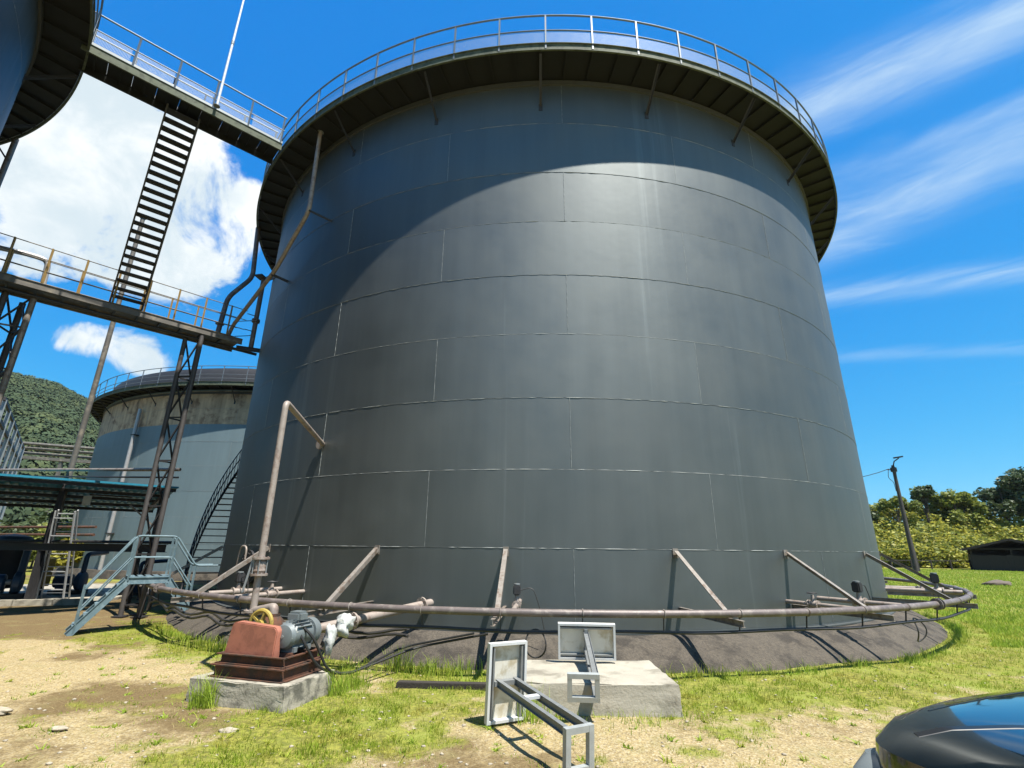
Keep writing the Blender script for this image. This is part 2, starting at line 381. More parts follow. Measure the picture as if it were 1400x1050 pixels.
def ground_mat():
    m = bpy.data.materials.new('ground_soil'); m.use_nodes = True; t = m.node_tree; b = t.nodes['Principled BSDF']
    P = t.nodes.new('ShaderNodeNewGeometry').outputs['Position']
    at = {}
    for k in ('grass', 'dirt'):
        n = t.nodes.new('ShaderNodeAttribute'); n.attribute_name = k; at[k] = NS(t, n.outputs['Fac'])
    fine = noise(t, P, 38, 6, .7); mid = noise(t, P, 6, 6, .65, .3); big = noise(t, P, .25, 5, .6)
    v = t.nodes.new('ShaderNodeTexVoronoi'); v.inputs['Scale'].default_value = 55; t.links.new(P, v.inputs['Vector'])
    peb = NS(t, v.outputs['Color'])
    sand = mixc(t, fine.step(.3, .72), (.33, .245, .115), (.68, .54, .28))
    sand = mixc(t, peb.step(.62, .78) * .5, sand, (.70, .62, .44))
    sand = mixc(t, (peb.step(.32, .18)) * .45, sand, (.17, .13, .085))
    dirt = mixc(t, fine.step(.3, .75), (.16, .108, .050), (.32, .235, .115))
    s = mixc(t, (at['dirt'] + (mid - .5) * .9).step(.12, .62), sand, dirt)
    s = mixc(t, noise(t, P, 2.1, 5, .6).step(.52, .70) * .45, s, (.34, .30, .13))
    turf = mixc(t, noise(t, P, 16, 6, .7).step(.35, .68), (.13, .135, .026), (.44, .43, .075))
    turf = mixc(t, noise(t, P, .8, 5, .6).step(.42, .66), turf, (.30, .35, .055))
    k = (at['grass'] + (mid - .5) * .8 + (fine - .5) * .6).step(.40, .80)
    c = mixc(t, k * .92, s, turf)
    sc = t.nodes.new('ShaderNodeVectorMath'); sc.operation = 'SCALE'; sc.inputs['Scale'].default_value = ALB; t.links.new(c, sc.inputs[0]); t.links.new(sc.outputs[0], b.inputs['Base Color']); b.inputs['Roughness'].default_value = .95; b.inputs['Specular IOR Level'].default_value = .15
    bn = t.nodes.new('ShaderNodeBump'); bn.inputs['Strength'].default_value = .8; bn.inputs['Distance'].default_value = .03
    t.links.new((fine * .6 + mid + peb * .25).k, bn.inputs['Height']); t.links.new(bn.outputs[0], b.inputs['Normal'])
    MAT['ground'] = m
ground_mat()
tag(link('ground', gme, 'ground'), 'sandy soil and short grass around the tanks', kind='structure')

# ------------------------------------------------------------------ wooded hill beyond the plant
def ridge(azd):      # elevation angle of the skyline in degrees at azimuth (from +y towards +x)
    return np.interp(azd, [-110, -70, -60, -47.5, -44, -42, -40.4, -36, -28, -18, -8, 0], [7, 9, 11.5, 13.6, 13.3, 12.5, 11.5, 8.5, 5.5, 3.4, 1.6, .2])
def hill_z(azd, d):
    H = np.tan(np.radians(np.maximum(ridge(azd) - .75, .1))) * 520; s = np.clip((d - 95) / 425, 0, 1); s = s ** .9
    s2 = np.where(d > 520, np.clip(1 - (d - 520) / 500, 0, 1), s)
    return H * s2 * (1 + .16 * (fbm(azd * .12 + 20, d * .012, 60, 3) - .5) * np.sin(np.clip(d / 520, 0, 1) * PI)) - .5
ha, hd = np.linspace(-110, 0, 111), np.concatenate([np.linspace(90, 520, 60), np.linspace(545, 1000, 14)])
HA, HD = np.meshgrid(ha, hd, indexing='ij'); HZ = hill_z(HA, HD); n_, m2 = HA.shape; idx = np.arange(n_ * m2).reshape(n_, m2)
hme = np_mesh('hill', np.stack([HD * np.sin(np.radians(HA)), HD * np.cos(np.radians(HA)), HZ], -1).reshape(-1, 3), np.stack([idx[:-1, :-1], idx[:-1, 1:], idx[1:, 1:], idx[1:, :-1]], -1).reshape(-1, 4))
hme.shade_smooth(); tag(link('hill', hme, 'forest_leaf'), kind='structure')
def ico(sub=1):
    bm = bmesh.new(); bmesh.ops.create_icosphere(bm, subdivisions=sub, radius=1); bm.verts.ensure_lookup_table()
    v = np.array([q.co[:] for q in bm.verts]); f = np.array([[q.index for q in p.verts] for p in bm.faces]); bm.free(); return v, f
V = []
for i in range(3900):
    a = rng.uniform(-54, -32); d = 98 + 430 * rng.random() ** .8
    z = float(hill_z(np.array(a), np.array(d))); s = rng.uniform(1.8, 4.4) * (.75 + d / 900); nq = 150
    u = rng.normal(size=(nq, 3)); u /= np.linalg.norm(u, axis=1)[:, None]; u[:, 2] = np.abs(u[:, 2]) * 1.1 - .25
    p = u * s * rng.uniform(.72, 1.08, (nq, 1)) + [d * sin(rad(a)), d * cos(rad(a)), z + s * .55]
    t1 = np.cross(u, rng.normal(size=(nq, 3))); t1 /= np.linalg.norm(t1, axis=1)[:, None] + 1e-9; t2 = np.cross(u, t1); q = s * rng.uniform(.07, .16, (nq, 1))
    V.append(np.stack([p - t1 * q, p - t2 * q, p + t1 * q, p + t2 * q], 1).reshape(-1, 3))
V = np.concatenate(V); F = np.arange(len(V)).reshape(-1, 4)
tag(link('forest', np_mesh('forest', V, F), 'forest_leaf'), 'dense green forest covering the hill behind the far tank', 'forest', kind='stuff')

# ------------------------------------------------------------------ tanks
def plate_mesh(R, h, ang=30., seg=24, gap=.004):
    """one rolled shell plate, centred on azimuth 0, with true radial normals and a thin edge"""
    a0, a1 = -ang / 2 + math.degrees(gap / R), ang / 2 - math.degrees(gap / R); v = []; f = []; nr = []
    for i in range(seg + 1):
        a = rad(a0 + (a1 - a0) * i / seg)
        for r, z in ((R - .010, gap), (R, gap), (R, h - gap), (R - .010, h - gap)): v.append((r * sin(a), -r * cos(a), z)); nr.append((sin(a), -cos(a), 0))
    for i in range(seg):
        for k in range(3): f.append((i * 4 + k, i * 4 + 4 + k, i * 4 + 5 + k, i * 4 + 1 + k))
    me = bpy.data.meshes.new('shell_plate'); me.from_pydata(v, [], f); me.update(); me.shade_smooth()
    me.set_sharp_from_angle(angle=rad(40)); ln = []
    for p in me.polygons:
        flat = p.index % 3 == 1
        for li in p.loop_indices: ln.append(nr[me.loops[li].vertex_index] if flat else tuple(p.normal))
    me.normals_split_custom_set(ln); return me
def around(parent, name, me, mat, angs, z=0.):
    for a in angs: link(name, me, mat, parent, (0, 0, z), rad(a))
def rng_a(a0, da, lo, hi):
    k = math.ceil((lo - a0) / da); out = []
    while a0 + k * da < hi - 1e-6: out.append(a0 + k * da); k += 1
    return out
def build_tank(t, R, Rg, zs, ztop, zd, zr, lo, hi, offs, mats, nposts=65, njoist=116, nstrut=25, p0=-2.2, s0=-2.8, pang=30., struth=.95, detail=True):
    """t: Empty at the tank centre; zs: course boundaries; lo..hi: azimuth span of the separate plates and gallery pieces"""
    b = MB().lathe([(R - .012, zs[0] - .02), (R - .012, ztop)], 144); part(t, 'shell', b, mats(0), local=True)
    for k in range(len(zs) - 1):
        h = zs[k + 1] - zs[k]; o = offs[k % 2]; me = plate_mesh(R + (.004 if k % 2 else 0), h, pang); mt = mats(k)
        around(t, 'shell_plate', me, mt, rng_a(o + pang / 2, pang, lo - pang / 2, hi), zs[k])
        w = MB().tube([(0, -R - .003, .01 + (h - .02) * i / 30) for i in range(31)], [random.uniform(.002, .0085) for i in range(31)], 5).mesh('weld_bead'); around(t, 'weld_bead', w, 'weld', rng_a(o, pang, lo, hi), zs[k])
        if k: part(t, 'girth_weld', MB().tube([(R + .003) * Vector((sin(q), -cos(q), 0)) + Vector((0, 0, zs[k])) for q in [rad(lo + (hi - lo) * i / 720) for i in range(721)]], [random.uniform(.0005, .0085) * (1 if random.random() < .85 else .2) for i in range(721)], 4), 'weld', local=True)
    part(t, 'roof', MB().lathe([(R - .01, ztop), (R + .03, ztop + .03), (R * .5, ztop + R * .055), (.02, ztop + R * .095)], 96), mats(0), local=True)
    part(t, 'curb_angle', MB().lathe([(R + .002, ztop - .24), (R + .055, ztop - .235), (R + .06, ztop - .10), (R + .002, ztop - .095)], 180), 'curb_steel', local=True)
    # gallery
    J = 360. / njoist; d = MB(); a = J / 2 - .03; pts = []
    for q in (-a, 0, a):
        for r in (R - .02, Rg - .004): pts.append((r * sin(rad(q)), -r * cos(rad(q)), 0))
    bot = [(x, y, -.008) for x, y, z in pts]
    d.add(bot + pts, [(0, 1, 3, 2), (2, 3, 5, 4), (6, 8, 9, 7), (8, 10, 11, 9), (0, 6, 7, 1), (4, 5, 11, 10), (1, 7, 9, 3), (3, 9, 11, 5), (0, 2, 8, 6), (2, 4, 10, 8)])
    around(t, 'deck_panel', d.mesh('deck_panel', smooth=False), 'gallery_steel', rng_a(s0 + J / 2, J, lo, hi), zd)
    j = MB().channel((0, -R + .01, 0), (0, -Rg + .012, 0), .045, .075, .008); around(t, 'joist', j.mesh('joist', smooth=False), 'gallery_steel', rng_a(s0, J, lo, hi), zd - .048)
    part(t, 'deck_rim', MB().lathe([(Rg, zd - .10), (Rg + .05, zd - .10), (Rg + .05, zd - .085), (Rg + .012, zd - .083), (Rg + .012, zd + .135), (Rg + .045, zd + .14), (Rg + .045, zd + .155), (Rg, zd + .155), (Rg, zd - .10)], 240), 'gallery_rim', local=True)
    if nstrut:
        S = 360. / nstrut; s = MB().angle((0, -R - .01, 0), (0, -Rg + .05, struth - .12), .065, .010).box(-.05, .05, -R - .012, -R + .002, -.12, .10)
        around(t, 'strut', s.mesh('strut', smooth=False), 'dark_steel', rng_a(s0, S, lo, hi), zd - struth)
    Q = 360. / nposts; zt = zr - zd
    p = MB().beam((0, -Rg - .005, -.02), (0, -Rg - .005, zt), .04, .04).box(-.04, .04, -Rg - .03, -Rg + .02, .15, .162); around(t, 'rail_post', p.mesh('rail_post', smooth=False), 'galvanised', rng_a(p0, Q, lo, hi), zd)
    for nm, z, r in (('top_rail', zr, .024), ('mid_rail', zd + .62, .018)):
        part(t, nm, MB().tube([(Rg + .005) * Vector((sin(q), -cos(q), 0)) + Vector((0, 0, z)) for q in [2 * PI * i / 240 for i in range(240)]], r, 8, closed=True), 'galvanised', local=True)
    if detail:
        g = MB(); w = Rg * rad(Q) / 2 - .02; n = 4; P = []
        for i in range(n + 1):
            q = rad(-Q / 2 + .1 + (Q - .2) * i / n); P.append([((Rg + .002) * sin(q), -(Rg + .002) * cos(q), .155), ((Rg + .002) * sin(q), -(Rg + .002) * cos(q), .61)])
        around(t, 'mesh_panel', g.grid(P).mesh('mesh_panel'), 'wire_mesh', rng_a(p0 + Q / 2, Q, lo, hi), zd)

zs_main = [.488, 1.935, 3.476, 5.014, 6.507, 8.013, 9.491, 10.949, 12.516, 14.04]
main = thing('storage_tank', 'huge dark grey plated storage tank with railed gallery in the centre', 'tank', (*TC, 0))
build_tank(main, RT, RG, zs_main, 14.04, 14.02, 15.17, -180, 180, (0., 15.), lambda k: 'tank_paint')
part(main, 'bottom_flange', MB().lathe([(RT - .02, .43), (RT + .13, .43), (RT + .13, .455), (RT + .006, .455), (RT + .004, .49)], 180), 'tank_paint', local=True)
# foundation cone round the foot of the tank
P = []
for i in range(361):
    a = i; row = []
    for k, (r, z) in enumerate([(11.35, .44), (11.72, .43), (11.86, .40), (12.05, .325), (12.25, .215), (12.45, .10), (12.58, .02), (12.66, -.06), (12.68, -.3)]):
        q = float(fbm(np.array(i * .35 + 100.), np.array(k * .9 + 3.), 70, 3)) - .5
        if i == 360: q = float(fbm(np.array(100.), np.array(k * .9 + 3.), 70, 3)) - .5
        row.append(pol(a, r + q * .05 * (k > 2), z + q * .05 * (0 < k < 8)))
    P.append(row)
fo = tag(link('tank_foundation', MB().grid(P).mesh('tank_foundation', (*TC, 0)), 'mound', None, (*TC, 0)), 'dark rough concrete apron sloping down round the foot of the big tank', 'foundation')

neighbour = thing('storage_tank', 'dark tank with railed gallery cut off by the top left corner', 'tank', (*LT, 0))
build_tank(neighbour, RT, RG, zs_main, 14.04, 14.02, 15.17, 95, 200, (120., 105.), lambda k: 'tank_paint', p0=133.6, s0=140.)
FC = (-18.05, 46.27); FR = 16.06
far = thing('storage_tank', 'pale blue tank with stained cream upper band standing behind the pipe bridge', 'tank', (*FC, 0))
zs_far = [.45, 1.95, 3.45, 4.95, 6.45, 7.95, 9.05, 10.05, 11.2]
build_tank(far, FR, FR + .85, zs_far, 11.25, 11.42, 12.6, -80, 60, (3., 14.), lambda k: 'far_band' if k >= 6 else 'far_paint', nposts=72, njoist=110, nstrut=36, pang=22.5, p0=0, s0=2, detail=False)
part(far, 'roof_fascia', MB().lathe([(FR + .02, 11.42), (FR + .01, 12.45), (FR - .12, 12.78)], 144), 'dark_steel', local=True)
part(far, 'roof_cone', MB().lathe([(FR - .12, 12.79), (FR * .5, 12.95), (.05, 13.05)], 96), 'curb_steel', local=True)
part(far, 'low_rail', MB().tube([(FR + .855) * Vector((sin(q), -cos(q), 0)) + Vector((0, 0, 11.78)) for q in [2 * PI * i / 240 for i in range(240)]], .018, 6, closed=True), 'galvanised', local=True)
part(far, 'base_ring', MB().lathe([(FR + .02, .45), (FR + .45, .45), (FR + .7, 0), (FR + .7, -.2)], 120), 'mound', local=True)

fp = thing('down_pipe', 'slim pale pipe running down the wall of the pale blue tank', 'pipe', pol(-21.5, FR + .25, 0, FC))
part(fp, 'pipe', MB().cyl(pol(-21.5, FR + .22, .3, FC), pol(-21.5, FR + .22, 10.2, FC), .11, 10), 'grey_pipe')
for z in (2.5, 5.5, 8.5): part(fp, 'clamp', MB().beam(pol(-21.5, FR, z, FC), pol(-21.5, FR + .34, z, FC), .3, .06), 'dark_steel', smooth=False)

# ------------------------------------------------------------------ ring main around the big tank
A0, A1 = -66., 150.
RP, ZP = 13.215, .972
rm = thing('ring_pipe', 'brown ring pipe running round the foot of the big tank', 'pipe', pol(0, RP, 0))
arc = [pol(A0 + (A1 - A0) * i / 150, RP, ZP) for i in range(151)]
e = pol(A0 - .6, RP, ZP); arc = fillet([e + Vector((-.05, -.02, -.95)), e + Vector((0, 0, 0)), arc[0]], .12, 5)[:-1] + arc
part(rm, 'pipe', MB().tube(arc, .058, 14), 'pipe_paint')
for a in (-44.5, 33.2):
    b = MB(); d = pol(a + 1, RP, ZP) - pol(a - 1, RP, ZP)
    for k in (-.22, .22): b.flange(pol(a + k * 1.2, RP, ZP), d, .108, .03, 16, 8, .012)
    part(rm, 'flange', b, 'pipe_paint')
for a in [A0 + 4 + 5.6 * i for i in range(24)]:
    part(rm, 'clamp', MB().tube([pol(a, RP, ZP) + (pol(a, 1, 0) - pol(a, 0, 0)) * (.063 * cos(q)) + Vector((0, 0, .063 * sin(q))) for q in [2 * PI * i / 14 for i in range(14)]], .010, 6, closed=True), 'bracket_paint')
lr = thing('spray_pipe', 'thin dark pipe hung below the brown ring pipe', 'pipe', pol(0, 13.15, 0))
part(lr, 'pipe', MB().tube([pol(A0 + (A1 - A0) * i / 150, 13.15, .70 + .012 * sin(i * .7)) for i in range(151)], .026, 8), 'dark_steel')
for a in [A0 + 4 + 5.6 * i for i in range(24)]: part(lr, 'hanger', MB().beam(pol(a, 13.19, .91), pol(a, 13.15, .70), .028, .012), 'dark_steel')
BR = [-61, -37.8, -20.4, -6.6, 10.2, 23.8, 41.4, 55.5, 70, 85, 100]
where = {-61: 'behind the blue crossover stair', -37.8: 'behind the upright pump pipe', -20.4: 'right of the upright pump pipe', -6.6: 'above the galvanised tray standing on the soil', 10.2: 'right of the concrete block',
         23.8: 'in front of the right hand valve', 41.4: 'at the right edge of the big tank', 55.5: 'just past the right edge of the big tank'}
for i, a in enumerate(BR):
    t = thing('pipe_bracket', 'triangular steel bracket holding the ring pipe ' + where.get(a, 'behind the big tank, %s of three' % ('first', 'middle', 'last')[max(0, i - 8)]), 'bracket', pol(a, RT, 0), group='brackets carrying the ring pipe')
    part(t, 'diagonal', MB().angle(pol(a, RT + .03, 1.88), pol(a + .25, 13.05, .88), .085, .012), 'bracket_paint', smooth=False)
    part(t, 'arm', MB().channel(pol(a, RT + .005, .84), pol(a + .2, 13.42, .84), .06, .10, .010), 'bracket_paint', smooth=False)
    part(t, 'wall_plate', MB().beam(pol(a, RT + .012, 1.78), pol(a, RT + .012, 1.96), .11, .02, pol(a, 1, 0) - pol(a, 0, 0)), 'bracket_paint', smooth=False)
    if 0: part(t, 'leg', MB().beam(pol(a + .15, 12.6, .79), pol(a + .15, 12.6, .05), .05, .05), 'dark_steel', smooth=False)

def valve_set(az, r0, z, label, s=1., actuator=True, lean=0):
    """small gate valve on a stub from the tank wall, with a motor head and a cable"""
    t = thing('valve', label, 'valve', pol(az, r0, 0)); d = pol(az, 1, 0) - pol(az, 0, 0); tg = Vector((-d.y, d.x, 0)); p = pol(az, r0, z)
    part(t, 'stub_pipe', MB().cyl(pol(az, RT - .05, z), pol(az, 13.1, z), .045 * s, 12), 'pipe_light')
    b = MB().flange(p - d * .11 * s, d, .09 * s, .025, 14, 6, .009).flange(p + d * .11 * s, d, .09 * s, .025, 14, 6, .009).tube([p - d * .1 * s, p - d * .04 * s, p + d * .04 * s, p + d * .1 * s], [.05 * s, .075 * s, .075 * s, .05 * s], 12)
    part(t, 'valve_body', b, 'pipe_light')
    part(t, 'bonnet', MB().tube([p + Vector((0, 0, .03)), p + Vector((0, 0, .10 * s)), p + Vector((0, 0, .2 * s))], [.05 * s, .045 * s, .03 * s], 10), 'pipe_light')
    if actuator:
        q = p + Vector((0, 0, .27 * s))
        a = part(t, 'actuator', MB().beam(q - Vector((0, 0, .09 * s)), q + Vector((0, 0, .10 * s)), .14 * s, .16 * s, d), 'dark_steel', bevel=.02)
        part(a, 'lid', MB().cyl(q + Vector((0, 0, .10 * s)), q + Vector((0, 0, .125 * s)), .062 * s, 14), 'frame_steel')
        c0 = q + tg * .06; part(t, 'cable', MB().tube(fillet([c0, c0 + tg * .22 + Vector((0, 0, .06)), c0 + tg * .34 - Vector((0, 0, .25)), c0 + tg * .42 - Vector((0, 0, .62))], .2, 6), .009, 6), 'cable')
    else:
        q = p + Vector((0, 0, .24 * s)); part(t, 'hand_wheel', MB().tube([q + Vector((.1 * s * cos(k), .1 * s * sin(k), 0)) for k in [2 * PI * i / 18 for i in range(18)]], .011, 6, closed=True).cyl(q - Vector((.1 * s, 0, 0)), q + Vector((.1 * s, 0, 0)), .008, 6).cyl(q - Vector((0, .1 * s, 0)), q + Vector((0, .1 * s, 0)), .008, 6), 'dark_steel')
valve_set(-5.2, 12.25, .98, 'small motor valve between the two trays and the big tank wall', .9)
valve_set(23.0, 12.1, .95, 'hand valve behind the bracket at the right of the big tank', .85, False)
valve_set(28.0, 12.35, .98, 'boxy motor valve right of the bracket near the tank edge', 1.0)
valve_set(52.0, 12.6, .98, 'dark motor valve past the right edge of the big tank', 1.15)
valve_set(60.0, 12.4, .95, 'hand valve behind the far end of the ring pipe', .8, False)
valve_set(-30.0, 12.3, .98, 'bolted valve behind the upright pump pipe', 1.0, False)
valve_set(-34.0, 12.5, 1.0, 'motor valve left of the upright pump pipe', 1.0)
b = MB().flange(pol(-41.5, RT + .12, 1.4), pol(-41.5, 1, 0) - pol(-41.5, 0, 0), .42, .05, 28, 20, .018)
mh = thing('manhole', 'round bolted manhole low on the left side of the big tank', 'manhole', pol(-41.5, RT, 0))
part(mh, 'cover', b, 'dark_steel'); part(mh, 'neck', MB().cyl(pol(-41.5, RT - .02, 1.4), pol(-41.5, RT + .1, 1.4), .34, 28), 'tank_paint')
part(mh, 'davit', MB().tube(fillet([pol(-43.6, RT + .05, 1.0), pol(-43.6, RT + .22, 1.3), pol(-43.0, RT + .22, 1.92), pol(-41.5, RT + .2, 1.9), pol(-41.5, RT + .2, 1.6)], .25, 6), .022, 8), 'pipe_light')
for i, (a, lo_) in enumerate(((-3.6, .36), (29.5, .30))):
    c = pol(a, 13.14, .70 - lo_ * .5); d = pol(a, 1, 0) - pol(a, 0, 0); tg = Vector((-d.y, d.x, 0))
    tag(link('cable_loop', MB().tube([c + tg * (.16 * cos(q)) + Vector((0, 0, .2 * sin(q))) + d * (.05 * cos(q * 2)) for q in [2 * PI * k / 28 for k in range(28)]], .012, 6, closed=True).mesh('cable_loop', c), 'cable', None, c),
        ('black cable loop hanging behind the standing tray', 'thin cable loop hanging below the right side of the ring pipe')[i], 'cable')
# cables in the shade under the left of the ring main
for i, (r, z, nm) in enumerate(((13.05, .60, 'upper'), (12.95, .50, 'lower'))):
    tag(link('cable', MB().tube([pol(-53 + 40 * k / 40, r + .05 * sin(k * .6 + i), z - .05 * sin(k * .9 + i)) for k in range(41)], .026, 7).mesh('cable', pol(-35, r, z)), 'cable', None, pol(-35, r, z)),
        'black cable lying along the left of the foundation, %s of two' % nm, 'cable')

# ------------------------------------------------------------------ spiral stair on the far side of the big tank
st = thing('spiral_stair', 'dark steel stair winding up the left side of the big tank', 'stair', pol(-52, 12, 0))
def stz(a): return .95 + (-a - 63.6) * .195
n = 52
for i in range(n):
    a = -57.5 - 1.15 * i; z = stz(a)
    part(st, 'tread', MB().add([pol(a + o, r, z + h) for h in (0, -.03) for (o, r) in ((.62, RT + .03), (.62, 12.36), (-.62, 12.36), (-.62, RT + .03))], [(0, 3, 2, 1), (4, 5, 6, 7), (0, 1, 5, 4), (1, 2, 6, 5), (2, 3, 7, 6), (3, 0, 4, 7)]), 'dark_steel', smooth=False)
for r in (12.38, RT + .02):
    b = MB(); P = [[pol(-56 - 1.15 * i, r + q, stz(-56 - 1.15 * i) + h) for (q, h) in ((0, -.13), (.012, -.13), (.012, .09), (0, .09), (0, -.13))] for i in range(n + 2)]
    part(st, 'stringer', b.grid(P), 'dark_steel', smooth=False)
for i in range(0, n, 1):
    a = -57.5 - 1.15 * i; part(st, 'baluster', MB().cyl(pol(a, 12.39, stz(a) + .05), pol(a, 12.39, stz(a) + .88), .011, 6), 'dark_steel')
for nm, h in (('hand_rail', .88), ('mid_rail', .48)): part(st, nm, MB().tube([pol(-57 - 1.15 * i, 12.39, stz(-57 - 1.15 * i) + h) for i in range(n)], .02, 7), 'dark_steel')
for a in (-57.5,): part(st, 'newel', MB().cyl(pol(a, 12.39, 0), pol(a, 12.39, stz(a) + .9), .025, 8), 'blue_stair')

# ------------------------------------------------------------------ upper bridge between the galleries
def lerp(a, b, t): return Vector(a) * (1 - t) + Vector(b) * t
na, nb = Vector((-7.44, 12.73, 0)), Vector((-11.05, 9.35, 0)); bd = (nb - na).normalized(); bn_ = Vector((bd.y, -bd.x, 0))
if bn_.y < 0: bn_ = -bn_
BW = .82
ub = thing('gallery_bridge', 'high railed steel footbridge linking the two tank galleries', 'bridge', (*((na + nb) / 2 + bn_ * BW / 2).xy, 13.8))
for o, s_ in ((0, 1), (BW, -1)):
    p, q = na + bn_ * o, nb + bn_ * o
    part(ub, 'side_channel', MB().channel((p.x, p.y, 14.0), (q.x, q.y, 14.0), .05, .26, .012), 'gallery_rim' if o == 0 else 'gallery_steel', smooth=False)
L = (nb - na).length; k = 9
for i in range(k):
    a, b = lerp(na, nb, i / k + .0005), lerp(na, nb, (i + 1) / k - .0005); m = MB()
    part(ub, 'deck_panel', m.beam(Vector((*(a + bn_ * BW / 2).xy, 14.09)), Vector((*(b + bn_ * BW / 2).xy, 14.09)), BW - .03, .012), 'gallery_steel', smooth=False)
    c = lerp(na, nb, (i + .5) / k); part(ub, 'joist', MB().beam(Vector((*(c + bn_ * .02).xy, 14.05)), Vector((*(c + bn_ * (BW - .02)).xy, 14.05)), .05, .06), 'gallery_steel', smooth=False)
for o in (.01, BW - .01):
    for z, r in ((15.17, .024), (14.66, .018)): part(ub, 'rail', MB().tube([Vector((*(na + bn_ * o).xy, z)), Vector((*(nb + bn_ * o).xy, z))], r, 8), 'galvanised')
    for i in range(6):
        if o > .5 and 1 < i < 4: continue
        c = lerp(na, nb, (i + .06) / 5.12) + bn_ * o; part(ub, 'rail_post', MB().beam((c.x, c.y, 14.1), (c.x, c.y, 15.17), .04, .04), 'galvanised', smooth=False)
    part(ub, 'toe_board', MB().beam(Vector((*(na + bn_ * o).xy, 14.18)), Vector((*(nb + bn_ * o).xy, 14.18)), .008, .12), 'galvanised', smooth=False)
for i in range(5):
    c, d = lerp(na, nb, i / 5 + .01), lerp(na, nb, (i + 1) / 5 - .01); P = [[(c.x, c.y, 14.25), (c.x, c.y, 14.65)], [(d.x, d.y, 14.25), (d.x, d.y, 14.65)]]
    o = (c + d) / 2; ang = math.atan2(bd.y, bd.x); w = (d - c).length / 2
    link('mesh_panel', MB().grid([[(-w, 0, 14.25), (-w, 0, 14.65)], [(w, 0, 14.25), (w, 0, 14.65)]]).mesh('mesh_panel'), 'wire_mesh', ub, Vector((o.x, o.y, 0)) - WL[ub], ang)
ms = thing('lightning_mast', 'thin pale mast rising from the high footbridge', 'mast', (-8.72, 11.28, 14.1))
part(ms, 'mast', MB().tube([(-8.72, 11.28, 14.12), (-8.72, 11.28, 16.6), (-8.72, 11.28, 19.0), (-8.72, 11.28, 21.5)], [.038, .036, .028, .022], 10), 'frame_white')
part(ms, 'collar', MB().cyl((-8.72, 11.28, 16.55), (-8.72, 11.28, 16.68), .046, 10), 'frame_steel'); part(ms, 'base_plate', MB().cyl((-8.72, 11.28, 14.1), (-8.72, 11.28, 14.13), .09, 10), 'frame_steel')

# ------------------------------------------------------------------ lower pipe bridge, its posts and the stair between the bridges
ZW = 8.75
W0, W1 = Vector((-14.35, 10.92, 0)), Vector((-9.42, 16.02, 0)); wd = (W1 - W0).normalized(); wn = Vector((-wd.y, wd.x, 0)); WW = 1.0
wb = thing('pipe_bridge', 'long lower walkway with yellow rail posts carrying pipes to the tank', 'bridge', (*((W0 + W1) / 2).xy, ZW))
def wp(t, o, z): p = W0 + wd * t + wn * o; return Vector((p.x, p.y, z))
LW = (W1 - W0).length
for o in (0, WW): part(wb, 'side_channel', MB().channel(wp(0, o, ZW - .10), wp(LW, o, ZW - .10), .06, .20, .012), 'walk_steel', smooth=False)
for i in range(12):
    t0, t1 = LW * i / 12 + .01, LW * (i + 1) / 12 - .01
    part(wb, 'deck_panel', MB().beam(wp(t0, WW / 2, ZW - .02), wp(t1, WW / 2, ZW - .02), WW - .05, .02), 'walk_steel', smooth=False)
    part(wb, 'joist', MB().channel(wp(t0, .02, ZW - .09), wp(t0, WW - .02, ZW - .09), .05, .10, .01), 'dark_steel', smooth=False)
part(wb, 'under_pipe', MB().cyl(wp(.1, .25, ZW - .33), wp(LW + .6, .25, ZW - .33), .05, 10), 'dark_steel')
part(wb, 'end_beam', MB().channel(wp(LW - .1, .2, ZW - .28), pol(-62, RT, ZW - .30), .07, .14, .012), 'dark_steel', smooth=False)
for o in (.03, WW - .03):
    for z in (.38, .74, 1.10): part(wb, 'rail', MB().tube([wp(0, o, ZW + z), wp(LW, o, ZW + z)], .014, 6), 'walk_steel')
    for i in range(9):
        q = LW * (i + .35) / 9; part(wb, 'rail_post', MB().beam(wp(q, o, ZW - .12), wp(q, o, ZW + 1.12), .05, .03), 'yellow_post', smooth=False)
part(wb, 'toe_board', MB().beam(wp(0, WW - .02, ZW + .08), wp(LW, WW - .02, ZW + .08), .008, .14), 'dark_steel', smooth=False)
for z in (.4, 1.0): part(wb, 'end_hoop', MB().tube(fillet([wp(LW, .03, ZW + z), wp(LW + .35, .03, ZW + z), wp(LW + .35, .5, ZW + z), wp(LW, .97, ZW + z)], .08, 4), .014, 6), 'dark_steel')
sp = thing('service_pipe', 'silver pipe bent down onto the left of the pipe bridge', 'pipe', (-14.3, 13.2, ZW))
part(sp, 'pipe', MB().tube(fillet([(-16.2, 11.5, 9.95), (-14.55, 13.0, 10.15), (-14.2, 13.3, 10.12), (-14.12, 13.33, 8.78)], .22, 6), .075, 12), 'grey_pipe'); part(sp, 'flange', MB().flange((-14.12, 13.33, 8.86), (0, 0, 1), .13, .03, 14, 6), 'grey_pipe')
